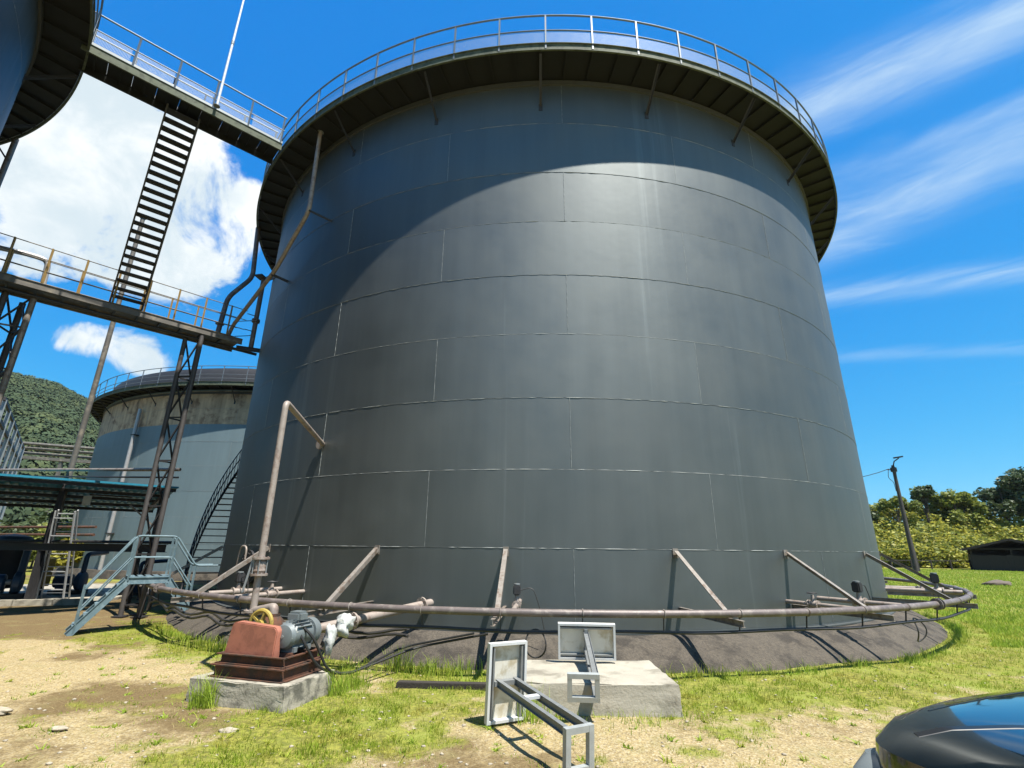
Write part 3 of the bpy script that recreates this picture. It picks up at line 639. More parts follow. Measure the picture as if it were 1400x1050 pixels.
# the two lattice supports
def lattice(name, label, pts, z1, r, hb, group=None):
    t = thing(name, label, 'column', (pts[0][0], pts[0][1], 0), group=group)
    for k_, (x, y) in enumerate(pts): part(t, 'leg', MB().cyl((x, y, -.1), (x, y, z1), r, 10), 'bracket_paint' if k_ == 1 and r > .065 and pts[0][0] < -13 else 'lattice_steel')
    n = int(z1 / hb)
    for k in range(n):
        for i in range(len(pts)):
            if len(pts) == 2 and i: break
            a, b = pts[i], pts[(i + 1) % len(pts)]
            part(t, 'brace', MB().beam((*a, hb * k + .3), (*b, hb * (k + 1) + .3 if hb * (k + 1) + .3 < z1 else z1), .04, .04), 'dark_steel', smooth=False)
            part(t, 'rung', MB().beam((*a, hb * k + .3), (*b, hb * k + .3), .04, .04), 'dark_steel', smooth=False)
    for (x, y) in pts: part(t, 'base_plate', MB().box(x - .15, x + .15, y - .15, y + .15, 0.0, .03), 'dark_steel', smooth=False)
    return t
lattice('lattice_column', 'braced pair of posts under the tank end of the pipe bridge', [(-10.80, 15.15), (-10.25, 15.12), (-10.62, 15.62)], ZW - .28, .07, 1.35)
lattice('lattice_column', 'braced posts under the left end of the pipe bridge', [(-13.85, 12.15), (-13.35, 12.45), (-14.1, 12.9)], ZW - .28, .075, 1.2)
pt = thing('tall_post', 'tall pale round post rising past the pipe bridge behind the stair', 'post', (-16.5, 18.75, 0))
part(pt, 'post', MB().tube([(-16.5, 18.75, -.1), (-16.5, 18.75, 8), (-16.5, 18.75, 15.7)], [.10, .095, .085], 12), 'walk_steel'); part(pt, 'cap', MB().cyl((-16.5, 18.75, 15.7), (-16.5, 18.75, 15.78), .14, 12), 'dark_steel')
# stair from the upper to the lower bridge
sa_, sb_ = Vector((-9.66, 11.32, 13.92)), Vector((-12.05, 13.98, ZW + .05)); sdir = Vector((sb_.x - sa_.x, sb_.y - sa_.y, 0)).normalized(); sx = Vector((sdir.y, -sdir.x, 0)); SW = .40
ss = thing('bridge_stair', 'steep dark stair hanging between the high footbridge and the pipe bridge', 'stair', sb_)
for s in (-1, 1):
    part(ss, 'stringer', MB().channel(sa_ + sx * (SW * s), sb_ + sx * (SW * s), .045, .20, .012, up=(0, 0, 1)), 'dark_steel', smooth=False)
    part(ss, 'hand_rail', MB().tube(fillet([sa_ + sx * (SW * s) + Vector((0, 0, .95)), sb_ + sx * (SW * s) + Vector((0, 0, .95)), sb_ + sx * (SW * s) + sdir * .25 + Vector((0, 0, .9))], .1, 3), .018, 7), 'dark_steel')
    for k in (.05, .35, .65, .95):
        p = lerp(sa_, sb_, k) + sx * (SW * s); part(ss, 'rail_post', MB().cyl(p, p + Vector((0, 0, .95)), .016, 7), 'dark_steel')
for i in range(24):
    p = lerp(sa_, sb_, (i + .6) / 24); part(ss, 'tread', MB().beam(p - sx * (SW - .02), p + sx * (SW - .02), .21, .035), 'dark_steel', smooth=False)
p = sb_ + sdir * .2; part(ss, 'landing', MB().beam(p - sx * .5 - Vector((0, 0, .02)), p + sx * .5 - Vector((0, 0, .02)), .7, .04), 'dark_steel', smooth=False)
# pipes at the tank end of the pipe bridge
def pipe_thing(name, label, pts, r, mat, fil=.25, flg=()):
    t = thing(name, label, 'pipe', pts[-1]); part(t, 'pipe', MB().tube(fillet(pts, fil, 6), r, 12), mat)
    for a, d in flg: part(t, 'flange', MB().flange(a, d, r * 1.7, .04, 14, 8, .012), mat)
    return t
pipe_thing('vent_pipe', 'dark pipe with a double bend coming down behind the gallery to the pipe bridge', [(-10.25, 17.0, 14.0), (-10.08, 17.0, 11.75), (-10.52, 16.45, 10.6), (-10.5, 16.25, 8.85)], .085, 'pipe_paint', .3, [((-10.5, 16.28, 9.45), (0, 0, 1))])
t = pipe_thing('down_pipe', 'long pipe dropping from the gallery and slanting along the wall to the pipe bridge', [pol(-37.0, 12.02, 14.35), pol(-36.5, 12.02, 11.1), (-7.25, 13.3, 9.87), (-9.75, 15.85, 9.2), (-10.0, 16.1, 8.9)], .062, 'pipe_light', .25)
part(t, 'support', MB().cyl(pol(-36.5, 12.02, 11.12), pol(-34.6, RT, 10.9), .03, 8), 'dark_steel'); part(t, 'bracket', MB().beam(pol(-46, 12.0, 9.8), pol(-46, RT, 9.75), .06, .06), 'dark_steel', smooth=False)
part(t, 'collar', MB().cyl(pol(-36.9, 12.02, 14.0), pol(-36.9, 12.02, 14.08), .1, 12), 'frame_steel')
t = pipe_thing('drain_pipe', 'short upright dark pipe held off the wall above the end of the pipe bridge', [(-9.24, 16.3, 11.3), (-9.24, 16.3, 8.5)], .08, 'pipe_paint', .1, [((-9.24, 16.3, 9.55), (0, 0, 1)), ((-9.24, 16.3, 9.62), (0, 0, 1))])
part(t, 'wall_bracket', MB().beam((-9.24, 16.3, 11.28), pol(-57.5, RT, 11.0), .09, .09).beam((-9.24, 16.3, 11.28), (-9.30, 16.0, 11.3), .3, .06).beam((-9.0, 16.2, 11.2), pol(-55, RT, 10.7), .06, .06), 'dark_steel', smooth=False)

# ------------------------------------------------------------------ pump set
PX, PY = Vector((.955, -.296, 0)).normalized(), Vector((.296, .955, 0)).normalized()
PO = Vector((-4.20, 7.46, 0)); PR = math.atan2(PX.y, PX.x)
pl = thing('concrete_plinth', 'low concrete plinth under the red pump set', 'plinth', PO, PR)
def plinth(parent, w, d, h, taper, mat, seed):
    r2 = np.random.default_rng(seed); bm = bmesh.new(); bmesh.ops.create_cube(bm, size=1)
    for v in bm.verts:
        k = 1 if v.co.z > 0 else 1 + taper; v.co = Vector(((v.co.x * k + .5) * w, (v.co.y * k + .5) * d, h if v.co.z > 0 else -.15))
    bmesh.ops.subdivide_edges(bm, edges=bm.edges[:], cuts=9, use_grid_fill=True)
    bmesh.ops.bevel(bm, geom=[e for e in bm.edges if e.calc_face_angle(0) > .5], offset=.009, segments=2, affect='EDGES', clamp_overlap=True)
    for v in bm.verts: v.co += Vector(r2.normal(0, .0045, 3))
    me = bpy.data.meshes.new('block'); bm.to_mesh(me); bm.free(); me.shade_smooth(); me.set_sharp_from_angle(angle=rad(60)); return link('block', me, mat, parent)
plinth(pl, 1.50, 1.02, .27, .03, 'concrete_stained', 3)
ps = thing('pump_set', 'belt driven pump with red guard and grey motor on rusty base', 'pump', PO + Vector((0, 0, .27)), PR)
def fr(x0, x1, y0, y1, z0, z1, th=.02):     # channel frame around a rectangle
    b = MB()
    for (a, c) in (((x0, y0), (x1, y0)), ((x1, y1), (x0, y1))): b.box(a[0] if a[0] < c[0] else c[0], max(a[0], c[0]), a[1] - th / 2, a[1] + th / 2, z0, z1)
    for x in (x0, x1): b.box(x - th / 2, x + th / 2, y0 + th / 2 + .001, y1 - th / 2 - .001, z0, z1)
    for z in (z0, z1): 
        b.box(x0 - .05, x1 + .05, y0 - .055, y0 - th / 2, z - .007, z + .007).box(x0 - .05, x1 + .05, y1 + th / 2, y1 + .055, z - .007, z + .007)
        b.box(x1 + th / 2, x1 + .05, y0 + .01, y1 - .01, z - .007, z + .007).box(x0 - .05, x0 - th / 2, y0 + .01, y1 - .01, z - .007, z + .007)
    return b
part(ps, 'base_frame', fr(.24, 1.32, .14, .90, .012, .15), 'rust', local=True, smooth=False)
part(ps, 'base_frame', fr(.28, 1.28, .18, .86, .166, .275), 'rust', local=True, smooth=False)
part(ps, 'rail', MB().box(.84, 1.25, .34, .42, .20, .30), 'rust', local=True, bevel=.006); part(ps, 'rail', MB().box(.84, 1.25, .62, .70, .20, .30), 'rust', local=True, bevel=.006)
# belt guard: a box with rounded top corners leaning with the belt
prof = [(.26, .20), (1.08, .20), (1.10, .56), (1.085, .60), (1.05, .622), (.42, .665), (.37, .655), (.345, .62)]
b = MB(); n = len(prof); b.add([(x, .20, z) for x, z in prof] + [(x, .335, z) for x, z in prof], [tuple(range(n)), tuple(range(2 * n - 1, n - 1, -1))] + [(i, n + i, n + (i + 1) % n, (i + 1) % n) for i in range(n)])
part(ps, 'belt_guard', b, 'red_guard', local=True, bevel=.012)
w = MB(); c = Vector((.55, .50, .60))
w.tube([c + Vector((.18 * cos(q), 0, .18 * sin(q))) for q in [2 * PI * i / 30 for i in range(30)]], .03, 8, closed=True)
for k in range(5): w.beam(c, c + Vector((.17 * cos(k * 1.2566), 0, .17 * sin(k * 1.2566))), .03, .05, (0, 1, 0))
w.cyl(c - Vector((0, .05, 0)), c + Vector((0, .05, 0)), .06, 14); part(ps, 'fly_wheel', w, 'yellow_paint', local=True)
pb = part(ps, 'pump_casing', MB().lathe([(.02, .30), (.18, .30), (.21, .38), (.21, .52), (.16, .62), (.10, .68), (.10, .72)], 24, c=(.55, .72)), 'rust', local=True)
part(pb, 'foot', MB().box(.38, .72, .58, .86, .276, .31), 'rust', local=True, smooth=False)
# motor: finned body along the frame's depth, terminal box wrapped on top, fan cowl
mc = Vector((1.12, .56, .50)); mo = part(ps, 'motor', MB().tube([mc + Vector((0, y, 0)) for y in (-.20, -.19, .18, .20)], [.10, .155, .155, .12], 24), 'motor_paint', local=True)
for k in range(20):
    q = 2 * PI * k / 20
    if -2.2 < (q - PI / 2 + PI) % (2 * PI) - PI < -1.0: continue
    d = Vector((cos(q), 0, sin(q))); part(mo, 'fin', MB().beam(mc + d * .165 - Vector((0, .17, 0)), mc + d * .165 + Vector((0, .15, 0)), .008, .05, d), 'motor_paint', local=True, smooth=False)
part(mo, 'fan_cowl', MB().tube([mc + Vector((0, y, 0)) for y in (.19, .30, .335, .345)], [.185, .185, .165, .08], 24), 'motor_paint', local=True)
part(mo, 'end_bell', MB().tube([mc + Vector((0, y, 0)) for y in (-.27, -.25, -.20)], [.07, .14, .165], 24), 'motor_paint', local=True)
[part(mo, 'foot', MB().box(.98, 1.26, y + .05, y + .11, .30, .36), 'motor_paint', local=True, smooth=False) for y in (.34, .62)]
part(mo, 'terminal_box', MB().box(1.0, 1.22, .46, .66, .655, .79), 'motor_paint', local=True, bevel=.03)
part(ps, 'shaft', MB().cyl((.55, .30, .60), (.55, .60, .60), .025, 10).cyl((1.12, .28, .5), (1.12, .40, .5), .02, 10), 'frame_steel', local=True)
def PW(x, y, z): return PO + PX * x + PY * y + Vector((0, 0, z + .27))
def crumple(name, label, c, s, seed, mat='white_plastic'):
    v, f = ico(3); r2 = np.random.default_rng(seed); d = np.array([fbm(np.array(q[0] * 2.2 + 9. + seed), np.array(q[1] * 2.2 + q[2] * 3 + 30.), seed, 4) for q in v]); v = v * (.25 + 1.45 * d[:, None] + r2.uniform(-.12, .12, (len(v), 1))) * np.array(s)
    me = np_mesh(name, v, f); me.shade_smooth(); return tag(link(name, me, mat, None, c), label, 'plastic sheet')
crumple('plastic_wrap', 'white plastic wrapped round the suction pipe joint behind the motor', PW(1.30, 1.42, .52), (.13, .13, .15), 4)
crumple('plastic_wrap', 'crumpled white plastic hanging below the suction pipe by the motor', PW(1.30, 1.08, .36), (.09, .09, .20), 6)
crumple('plastic_wrap', 'scrap of white plastic stuck on the side of the motor', PW(1.22, .42, .52), (.045, .10, .10), 8)
for i, (a, b_, c_, d_) in enumerate((((1.15, .44, .66), (1.33, .5, .40), (1.42, .72, .06), (1.60, 1.2, -.1)), ((1.15, .48, .68), (1.37, .6, .48), (1.50, .85, .0), (1.62, 1.15, -.08)))):
    tag(link('motor_cable', MB().tube(fillet([PW(*a), PW(*b_), PW(*c_), PW(*d_), pol(-13.5 + i, 12.9, .36), pol(-8 + i, 12.98, .62)], .3, 8), .018, 8).mesh('motor_cable', PW(*c_)), 'rubber', None, PW(*c_)), 'black power cable curving from the motor to the foundation, %s one' % ('outer', 'inner')[i], 'cable')
# riser from the pump up and over to the tank wall
RX, RY = -3.915, 8.30
rs = thing('riser_pipe', 'tall upright pipe over the pump, bent across into the big tank', 'pipe', (RX, RY, .9))
part(rs, 'pipe', MB().tube(fillet([(RX, RY, .95), (RX, RY, 4.30), pol(-30.2, RT - .05, 4.24)], .13, 6), .052, 14), 'pipe_light')
part(rs, 'wall_flange', MB().flange(pol(-30.2, RT + .06, 4.24), pol(-30.2, 1, 0) - pol(-30.2, 0, 0), .12, .03, 16), 'pipe_light')
for z in (.98, 1.74, 1.50): part(rs, 'flange', MB().flange((RX, RY, z), (0, 0, 1), .13, .03, 16, 8, .012), 'pipe_light')
vb = part(rs, 'valve_body', MB().tube([(RX, RY, 1.51), (RX, RY, 1.56), (RX, RY, 1.60), (RX, RY, 1.66), (RX, RY, 1.73)], [.07, .10, .085, .10, .07], 14), 'pipe_light')
part(vb, 'lever', MB().beam((RX - .1, RY - .05, 1.72), (RX - .16, RY - .1, 1.25), .012, .03), 'frame_steel', smooth=False)
for q in range(6): part(rs, 'tie_bolt', MB().cyl((RX + .105 * cos(q), RY + .105 * sin(q), 1.49), (RX + .105 * cos(q), RY + .105 * sin(q), 1.76), .010, 6), 'frame_steel')
part(rs, 'discharge_elbow', MB().tube(fillet([PW(.55, .72, .70), PW(.55, .72, .80), (RX, RY, .97)], .06, 4), .065, 12), 'pipe_light')
sp2 = thing('suction_pipe', 'pale pipe from the pump through to a flange on the big tank', 'pipe', PW(1.2, 1.4, .5))
e1 = pol(-14.0, RT - .03, .90); s1 = PW(.86, .95, .44)
part(sp2, 'pipe', MB().tube(fillet([PW(.62, .86, .42), s1, e1], .15, 5), .072, 14), 'pipe_light'); d = (e1 - s1).normalized()
part(sp2, 'flange', MB().flange(e1 - d * .28, d, .14, .035, 16, 8, .012), 'pipe_light'); part(sp2, 'flange', MB().flange(s1 + d * 1.0, d, .13, .035, 16, 8, .012), 'pipe_light')

# ------------------------------------------------------------------ second concrete block and the two galvanised frames
cb2 = thing('concrete_block', 'wide pale concrete block in front of the big tank', 'block', (.02, 7.02, 0))
plinth(cb2, 2.10, 1.38, .345, .02, 'concrete', 5)
tb = thing('timber_sleeper', 'dark weathered timber lying in the grass left of the standing tray', 'timber', (-1.0, 8.2, 0))
part(tb, 'timber', MB().beam((-1.62, 8.24, .03), (-.30, 8.16, .035), .14, .09), 'wood', bevel=.008)
def tray_frame(name, label, loc, mtx):
    """lamp-post bracket lying about: ribbed tray, two arms with a crossbar, rectangular end frame"""
    t = thing(name, label, 'metal frame', loc); M4 = mtx
    def tp(nm, mb, mat, parent=t, bev=0.):
        mb.v = [tuple(M4 @ Vector(q)) for q in mb.v]; return part(parent, nm, mb, mat, local=True, smooth=bool(bev), bevel=bev)
    W, H = .50, .84; y = 0
    tp('back_sheet', MB().box(-W / 2, W / 2, .045, .055, 0, H), 'panel_sheet')
    for x in (-W / 2, W / 2 - .03): tp('side_flange', MB().box(x, x + .03, -.02, .044, 0, H), 'frame_white')
    for x in (-W / 2 + .055, W / 2 - .075): tp('inner_bar', MB().box(x, x + .02, -.015, .044, .02, H - .05), 'frame_steel')
    for z in (0.0, H - .03): tp('end_flange', MB().box(-W / 2 + .031, W / 2 - .031, -.02, .044, z, z + .03), 'frame_white')
    tp('cross_bar', MB().box(-W / 2 + .076, W / 2 - .076, -.03, .043, H * .46, H * .46 + .05), 'frame_steel')
    L = 1.45; zc = H * .49
    for x in (-.13, .10): tp('arm', MB().channel((x + .015, .03, zc), (x + .015, -L, zc), .05, .075, .006), 'frame_steel')
    tp('arm_tie', MB().box(-.10, .10, -.62, -.55, zc + .0, zc + .03), 'frame_white')
    b = MB(); z0, z1, x0, x1 = zc - .34, zc + .04, -.155, .155; q = .055
    b.box(x0, x0 + q, -L - .06, -L, z0, z1).box(x1 - q, x1, -L - .06, -L, z0, z1).box(x0 + q + .001, x1 - q - .001, -L - .058, -L - .002, z1 - q, z1 - .001).box(x0 + q + .001, x1 - q - .001, -L - .058, -L - .002, z0 + .001, z0 + q)
    tp('end_frame', b, 'frame_end'); return t
R3 = Matrix.Rotation
tray_frame('tray_frame', 'white metal tray standing on the soil with two arms reaching forward', (-.03, 6.70, 0.02), R3(rad(27), 4, 'Z') @ R3(rad(3.5), 4, 'X'))
# the other one rests on its long side on the block
mA = R3(rad(-4), 4, 'Z') @ R3(rad(10), 4, 'X') @ Matrix.Translation((0, 0, .28)) @ R3(rad(90), 4, 'Y') @ Matrix.Translation((0, 0, -.42))
tray_frame('tray_frame', 'cream metal tray resting on the concrete block with its arm hanging over the edge', (1.15, 8.20, .36), mA)

# ------------------------------------------------------------------ blue crossover stair
cs = thing('crossover_stair', 'blue steel crossover stair stepping over the ring pipe', 'stair', (-9.85, 12.45, 0))
fo_, pa, pb_ = Vector((-9.92, 12.38, 0)), Vector((-9.25, 12.92, 1.10)), Vector((-8.62, 13.43, 1.10)); ax = Vector((pa.x - fo_.x, pa.y - fo_.y, 0)).normalized(); sx = Vector((ax.y, -ax.x, 0)); hw = .36
pe = pb_ + ax * .52 + Vector((0, 0, -.70))
for s in (-1, 1):
    o = sx * (hw * s)
    part(cs, 'stringer', MB().channel(fo_ + o, pa + o, .06, .15, .012).channel(pa + o, pb_ + o, .06, .15, .012).channel(pb_ + o, pe + o, .06, .15, .012), 'blue_stair', smooth=False)
    up = Vector((0, 0, 1.02)); m = Vector((0, 0, .52))
    part(cs, 'hand_rail', MB().tube(fillet([fo_ + o + ax * .12 + Vector((0, 0, .95)), pa + o + up, pb_ + o + up, pe + o + up, pe + o + up + ax * .5], .1, 4), .022, 8), 'blue_stair')
    part(cs, 'mid_rail', MB().tube([fo_ + o + ax * .12 + Vector((0, 0, .5)), pa + o + m, pb_ + o + m, pe + o + m], .018, 8), 'blue_stair')
    for p, h in ((fo_ + ax * .1, 1.0), (pa, 1.02), (pb_, 1.02), (pe, 1.02)): part(cs, 'rail_post', MB().beam(p + o, p + o + Vector((0, 0, h)), .04, .04), 'blue_stair', smooth=False)
for i in range(5):
    p = lerp(fo_, pa, (i + .9) / 5.4); part(cs, 'tread', MB().beam(p - sx * (hw - .01), p + sx * (hw - .01), .22, .03), 'blue_stair', smooth=False)
for i in range(5):
    p = lerp(pa, pb_, (i + .5) / 5); part(cs, 'deck_plank', MB().beam(p - sx * (hw - .01) + Vector((0, 0, .08)), p + sx * (hw - .01) + Vector((0, 0, .08)), .215, .03), 'blue_stair', smooth=False)
for p in ():
    for s in (-1, 1): part(cs, 'leg', MB().beam(p + sx * (hw * s), Vector((*(p + sx * (hw * s)).xy, 0)), .05, .05), 'blue_stair', smooth=False)

# ------------------------------------------------------------------ shelter with the teal roof and what stands in it
FA, FB = Vector((-12.85, 19.52, 4.0)), Vector((-20.3, 12.7, 4.0)); fd = (FB - FA).normalized(); fnm = Vector((-fd.y, fd.x, 0))
if fnm.y < 0: fnm = -fnm
D_, DZ = 4.6, -.63
sh = thing('shelter', 'open shelter with a teal corrugated metal roof left of the tank', 'shelter', (-15.5, 19.5, 0))
def rp(t, o): q = FA + fd * t + fnm * (D_ * o); return Vector((q.x, q.y, FA.z + DZ * o))
nsh = 11; Ls = (FB - FA).length
for i in range(nsh):
    P = []; t0, t1 = Ls * i / nsh, Ls * (i + 1) / nsh + .03; K = 16
    for k in range(K + 1):
        t_ = t0 + (t1 - t0) * k / K; zz = .018 * (1 if (k // 2) % 2 else -1) * (0 if k in (0, K) else 1) + .002 * (i % 2)
        P.append([rp(t_, 0) + Vector((0, 0, zz)), rp(t_, .5) + Vector((0, 0, zz)), rp(t_, 1) + Vector((0, 0, zz))])
    b = MB().grid(P); b2 = MB().grid([[q - Vector((0, 0, .006)) for q in row] for row in P]); b2.f = [f[::-1] for f in b2.f]; b.add(b2.v, b2.f)
    part(sh, 'roof_sheet', b, 'teal_roof', smooth=False)
part(sh, 'fascia', MB().beam(rp(-.02, -.004) + Vector((0, 0, .0)), rp(Ls, -.004), .014, .07), 'teal_roof', smooth=False)
for o in (.03, .27, .5, .74, .97): part(sh, 'purlin', MB().channel(rp(.02, o) - Vector((0, 0, .09)), rp(Ls, o) - Vector((0, 0, .09)), .06, .11, .01), 'dark_steel', smooth=False)
for t_ in (.35, 3.3, 6.4): part(sh, 'rafter', MB().channel(rp(t_, 0) - Vector((0, 0, .22)), rp(t_, 1) - Vector((0, 0, .22)), .08, .14, .012), 'dark_steel', smooth=False)
for t_ in (.35, 3.3, 6.4):
    for o in (.12, .95):
        q = rp(t_, o); part(sh, 'post', MB().beam((q.x, q.y, -.05), (q.x, q.y, q.z - .28), .12, .12), 'dark_steel', smooth=False)
q, r2 = rp(.35, .12), rp(1.3, .12); part(sh, 'knee_brace', MB().beam((q.x, q.y, 2.5), (r2.x, r2.y, 3.3), .05, .05), 'bracket_paint', smooth=False)
for i, (t_, o) in enumerate(((1.2, .3), (3.0, .45), (4.6, .2), (2.2, .7))): part(sh, 'batten', MB().beam(rp(t_, o) - Vector((0, 0, .17)), rp(t_ + 1.3, o) - Vector((0, 0, .17)), .09, .05), 'curb_steel', smooth=False)
part(sh, 'sign_board', MB().beam(rp(2.55, .22) - Vector((0, 0, .62)), rp(2.55, .22) - Vector((0, 0, .30)), .02, .3), 'panel_sheet', smooth=False)
kb = thing('concrete_kerb', 'pale concrete kerb at the edge of the shelter slab', 'kerb', (-15.2, 17.6, 0))
for i in range(5):
    a, b = lerp((-13.9, 18.05, .06), (-18.9, 16.4, .06), i / 5 + .004), lerp((-13.9, 18.05, .06), (-18.9, 16.4, .06), (i + 1) / 5 - .004); part(kb, 'kerb_stone', MB().beam(a, b, .22, .24), 'concrete', bevel=.012)
slab = MB().add([(-13.9, 18.18, .08), (-18.9, 16.53, .08), (-26, 24, .08), (-16, 27, .08), (-13.9, 18.18, -.1), (-18.9, 16.53, -.1), (-26, 24, -.1), (-16, 27, -.1)], [(0, 3, 2, 1), (0, 1, 5, 4), (1, 2, 6, 5), (2, 3, 7, 6), (3, 0, 4, 7)])
tag(link('pavement', slab.mesh('pavement', smooth=False), 'concrete_stained'), kind='structure')
# low pipe rack crossing under the roof
rk = thing('pipe_rack', 'dark low pipe rack crossing under the teal roof', 'pipe rack', (-13, 17, 0))
part(rk, 'beam', MB().channel((-20.5, 18.6, 1.80), (-10.9, 16.6, 1.80), .14, .24, .014), 'dark_steel', smooth=False)
for i, o in enumerate((.2, .36)): part(rk, 'pipe', MB().cyl((-20.5, 18.75 + o, 1.98), (-10.9, 16.75 + o, 1.98), .05, 10), 'dark_steel')
for k in (.06, .5, .9):
    q = lerp((-20.5, 18.6, 0), (-10.9, 16.6, 0), k); part(rk, 'post', MB().beam((q.x, q.y, 0), (q.x, q.y, 1.68), .12, .12), 'dark_steel', smooth=False)
for z, m in ((4.75, 'bracket_paint'), (4.5, 'dark_steel')):
    tag(link('pipe', MB().cyl((-21.0, 20.6, z), (-10.6, 16.0, z - .55), .055 if z > 4.6 else .03, 10).mesh('pipe', (-16, 18, z)), m, None, (-16, 18, z)), ('pale pipe running above the teal roof', 'thin dark pipe running just above the teal roof')[z < 4.6], 'pipe')
for i, z in enumerate((2.75, 2.35)):
    tag(link('pipe', MB().cyl((-31, 30.5, z), (-22, 27.5, z), .07, 10).mesh('pipe', (-26, 29, z)), 'rust', None, (-26, 29, z)), ('upper', 'lower')[i] + ' rusty pipe seen far behind the step ladder', 'pipe')
# step ladder
ld = thing('step_ladder', 'tall aluminium step ladder standing under the teal roof', 'ladder', (-15.3, 17.9, 0.1))
def lad(a0, a1, b0, b1, n):
    a0, a1, b0, b1 = map(Vector, (a0, a1, b0, b1))
    for p, q in ((a0, b0), (a1, b1)): part(ld, 'rail', MB().beam(p, q, .035, .07), 'aluminium', smooth=False)
    for i in range(n):
        k = (i + .6) / n; part(ld, 'rung', MB().beam(lerp(a0, b0, k), lerp(a1, b1, k), .06, .03), 'aluminium', smooth=False)
lad((-16.25, 18.75, .1), (-15.40, 18.9, .1), (-15.42, 17.5, 3.0), (-14.80, 17.55, 3.0), 10)
lad((-15.75, 18.0, .1), (-14.98, 18.15, .1), (-15.44, 17.42, 2.96), (-14.82, 17.47, 2.96), 5)
def pump_small(x, y, s, rz, label, col):
    t = thing('water_pump', label, 'pump', (x, y, .08), rz)
    part(t, 'base', MB().box(-.5 * s, .5 * s, -.22 * s, .22 * s, 0, .12 * s), 'dark_steel', local=True, smooth=False)
    part(t, 'motor', MB().tube([Vector((q * s, 0, .42 * s)) for q in (-.48, -.44, .02, .06)], [.14 * s, .22 * s, .22 * s, .16 * s], 18), col, local=True)
    part(t, 'casing', MB().tube([Vector((q * s, 0, .42 * s)) for q in (.2, .24, .38, .42)], [.2 * s, .3 * s, .3 * s, .2 * s], 18), col, local=True)
    part(t, 'coupling', MB().cyl((.05 * s, 0, .42 * s), (.22 * s, 0, .42 * s), .07 * s, 12), 'frame_steel', local=True)
    part(t, 'outlet', MB().tube(fillet([(.31 * s, 0, .6 * s), (.31 * s, 0, 1.3 * s), (.31 * s, 1.2 * s, 1.35 * s)], .15, 4), .08 * s, 10), col, local=True)
    part(t, 'foot', MB().box(-.35 * s, -.05 * s, -.15 * s, .15 * s, .121 * s, .25 * s), col, local=True, smooth=False)
pump_small(-17.6, 18.6, 1.25, .6, 'blue pump under the shelter at the left edge', 'pump_blue'); pump_small(-16.9, 20.6, 1.1, .2, 'blue pump standing behind the step ladder', 'pump_blue'); pump_small(-14.4, 20.4, .9, -.3, 'dark blue pump right of the step ladder', 'pump_blue')
dt = thing('dosing_tank', 'dark upright dosing vessel at the left edge under the roof', 'vessel', (-19.2, 20.2, .08))
part(dt, 'body', MB().lathe([(.01, .25), (.5, .3), (.62, .4), (.62, 2.0), (.5, 2.15), (.01, 2.25)], 28, c=(-19.2, 20.2)), 'dark_steel')
for k in range(3): part(dt, 'leg', MB().beam((-19.2 + .5 * cos(k * 2.1), 20.2 + .5 * sin(k * 2.1), .06), (-19.2 + .5 * cos(k * 2.1), 20.2 + .5 * sin(k * 2.1), .5), .08, .08), 'dark_steel', smooth=False)
cr = thing('yellow_box', 'small yellow cabinet in the shade of the shelter', 'cabinet', (-17.4, 19.9, .08)); part(cr, 'body', MB().box(-17.65, -17.2, 19.7, 20.05, .4, 1.35), 'yellow_paint', bevel=.02); part(cr, 'stand', MB().box(-17.5, -17.35, 19.8, 19.95, .05, .4), 'dark_steel', smooth=False)

# ------------------------------------------------------------------ lattice gantry and far pipes at the left edge
gt = thing('lattice_gantry', 'tall pale lattice gantry receding behind the posts at the left edge', 'gantry', (-33, 33, 0))
def gp(k, s, z): return Vector((-29.6 - 2.2 * k + s * .9, 26.2 + 2.55 * k + s * .9, z))
for k in range(7):
    z1 = 9.6
    for s in (0, 1): part(gt, 'post', MB().beam(gp(k, s, 0), gp(k, s, z1), .15, .15), 'pale_steel', smooth=False)
    for j in range(6):
        part(gt, 'brace', MB().beam(gp(k, j % 2, 1.2 + 1.5 * j), gp(k, 1 - j % 2, 2.7 + 1.5 * j), .08, .08), 'lattice_steel', smooth=False)
        part(gt, 'rung', MB().beam(gp(k, 0, 1.2 + 1.5 * j), gp(k, 1, 1.2 + 1.5 * j), .08, .08), 'dark_steel', smooth=False)
for s in (0, 1):
    for z in (3.5, 6.5, 8.5, 9.6): part(gt, 'long_beam', MB().beam(gp(-.1, s, z), gp(6.1, s, z), .12, .2), 'dark_steel', smooth=False)
pr_ = thing('pipe_rack', 'elevated pipe rack crossing in front of the wooded hill', 'pipe rack', (-50, 55, 0))
for i, z in enumerate((12.6, 12.1, 11.6)): part(pr_, 'pipe', MB().cyl((-62, 57 + i * .5, z + .6), (-36, 62 + i * .5, z - .5), .18, 8), 'walk_steel')
part(pr_, 'beam', MB().beam((-62, 57.5, 11.6), (-36, 62.5, 10.6), .5, .35), 'walk_steel', smooth=False)
for k in (0, .33, .66, 1):
    q = lerp((-62, 57.5, 0), (-36, 62.5, 0), k); part(pr_, 'post', MB().beam((q.x, q.y, 0), (q.x, q.y, 11.3), .3, .3), 'walk_steel', smooth=False)
lc = thing('steel_column', 'slanting braced steel column below the gallery at the far left edge', 'column', (-15.9, 13.0, 8))
part(lc, 'leg', MB().cyl((-15.70, 12.5, 8.7), (-15.70, 12.5, 14.0), .075, 12), 'bracket_paint'); part(lc, 'leg', MB().cyl((-16.15, 12.4, 8.7), (-16.15, 12.4, 14.0), .06, 12), 'dark_steel')
for k in range(6): part(lc, 'brace', MB().beam((-15.70, 12.5, 8.9 + .85 * k), (-16.15, 12.4, 9.5 + .85 * k), .04, .04), 'dark_steel', smooth=False)

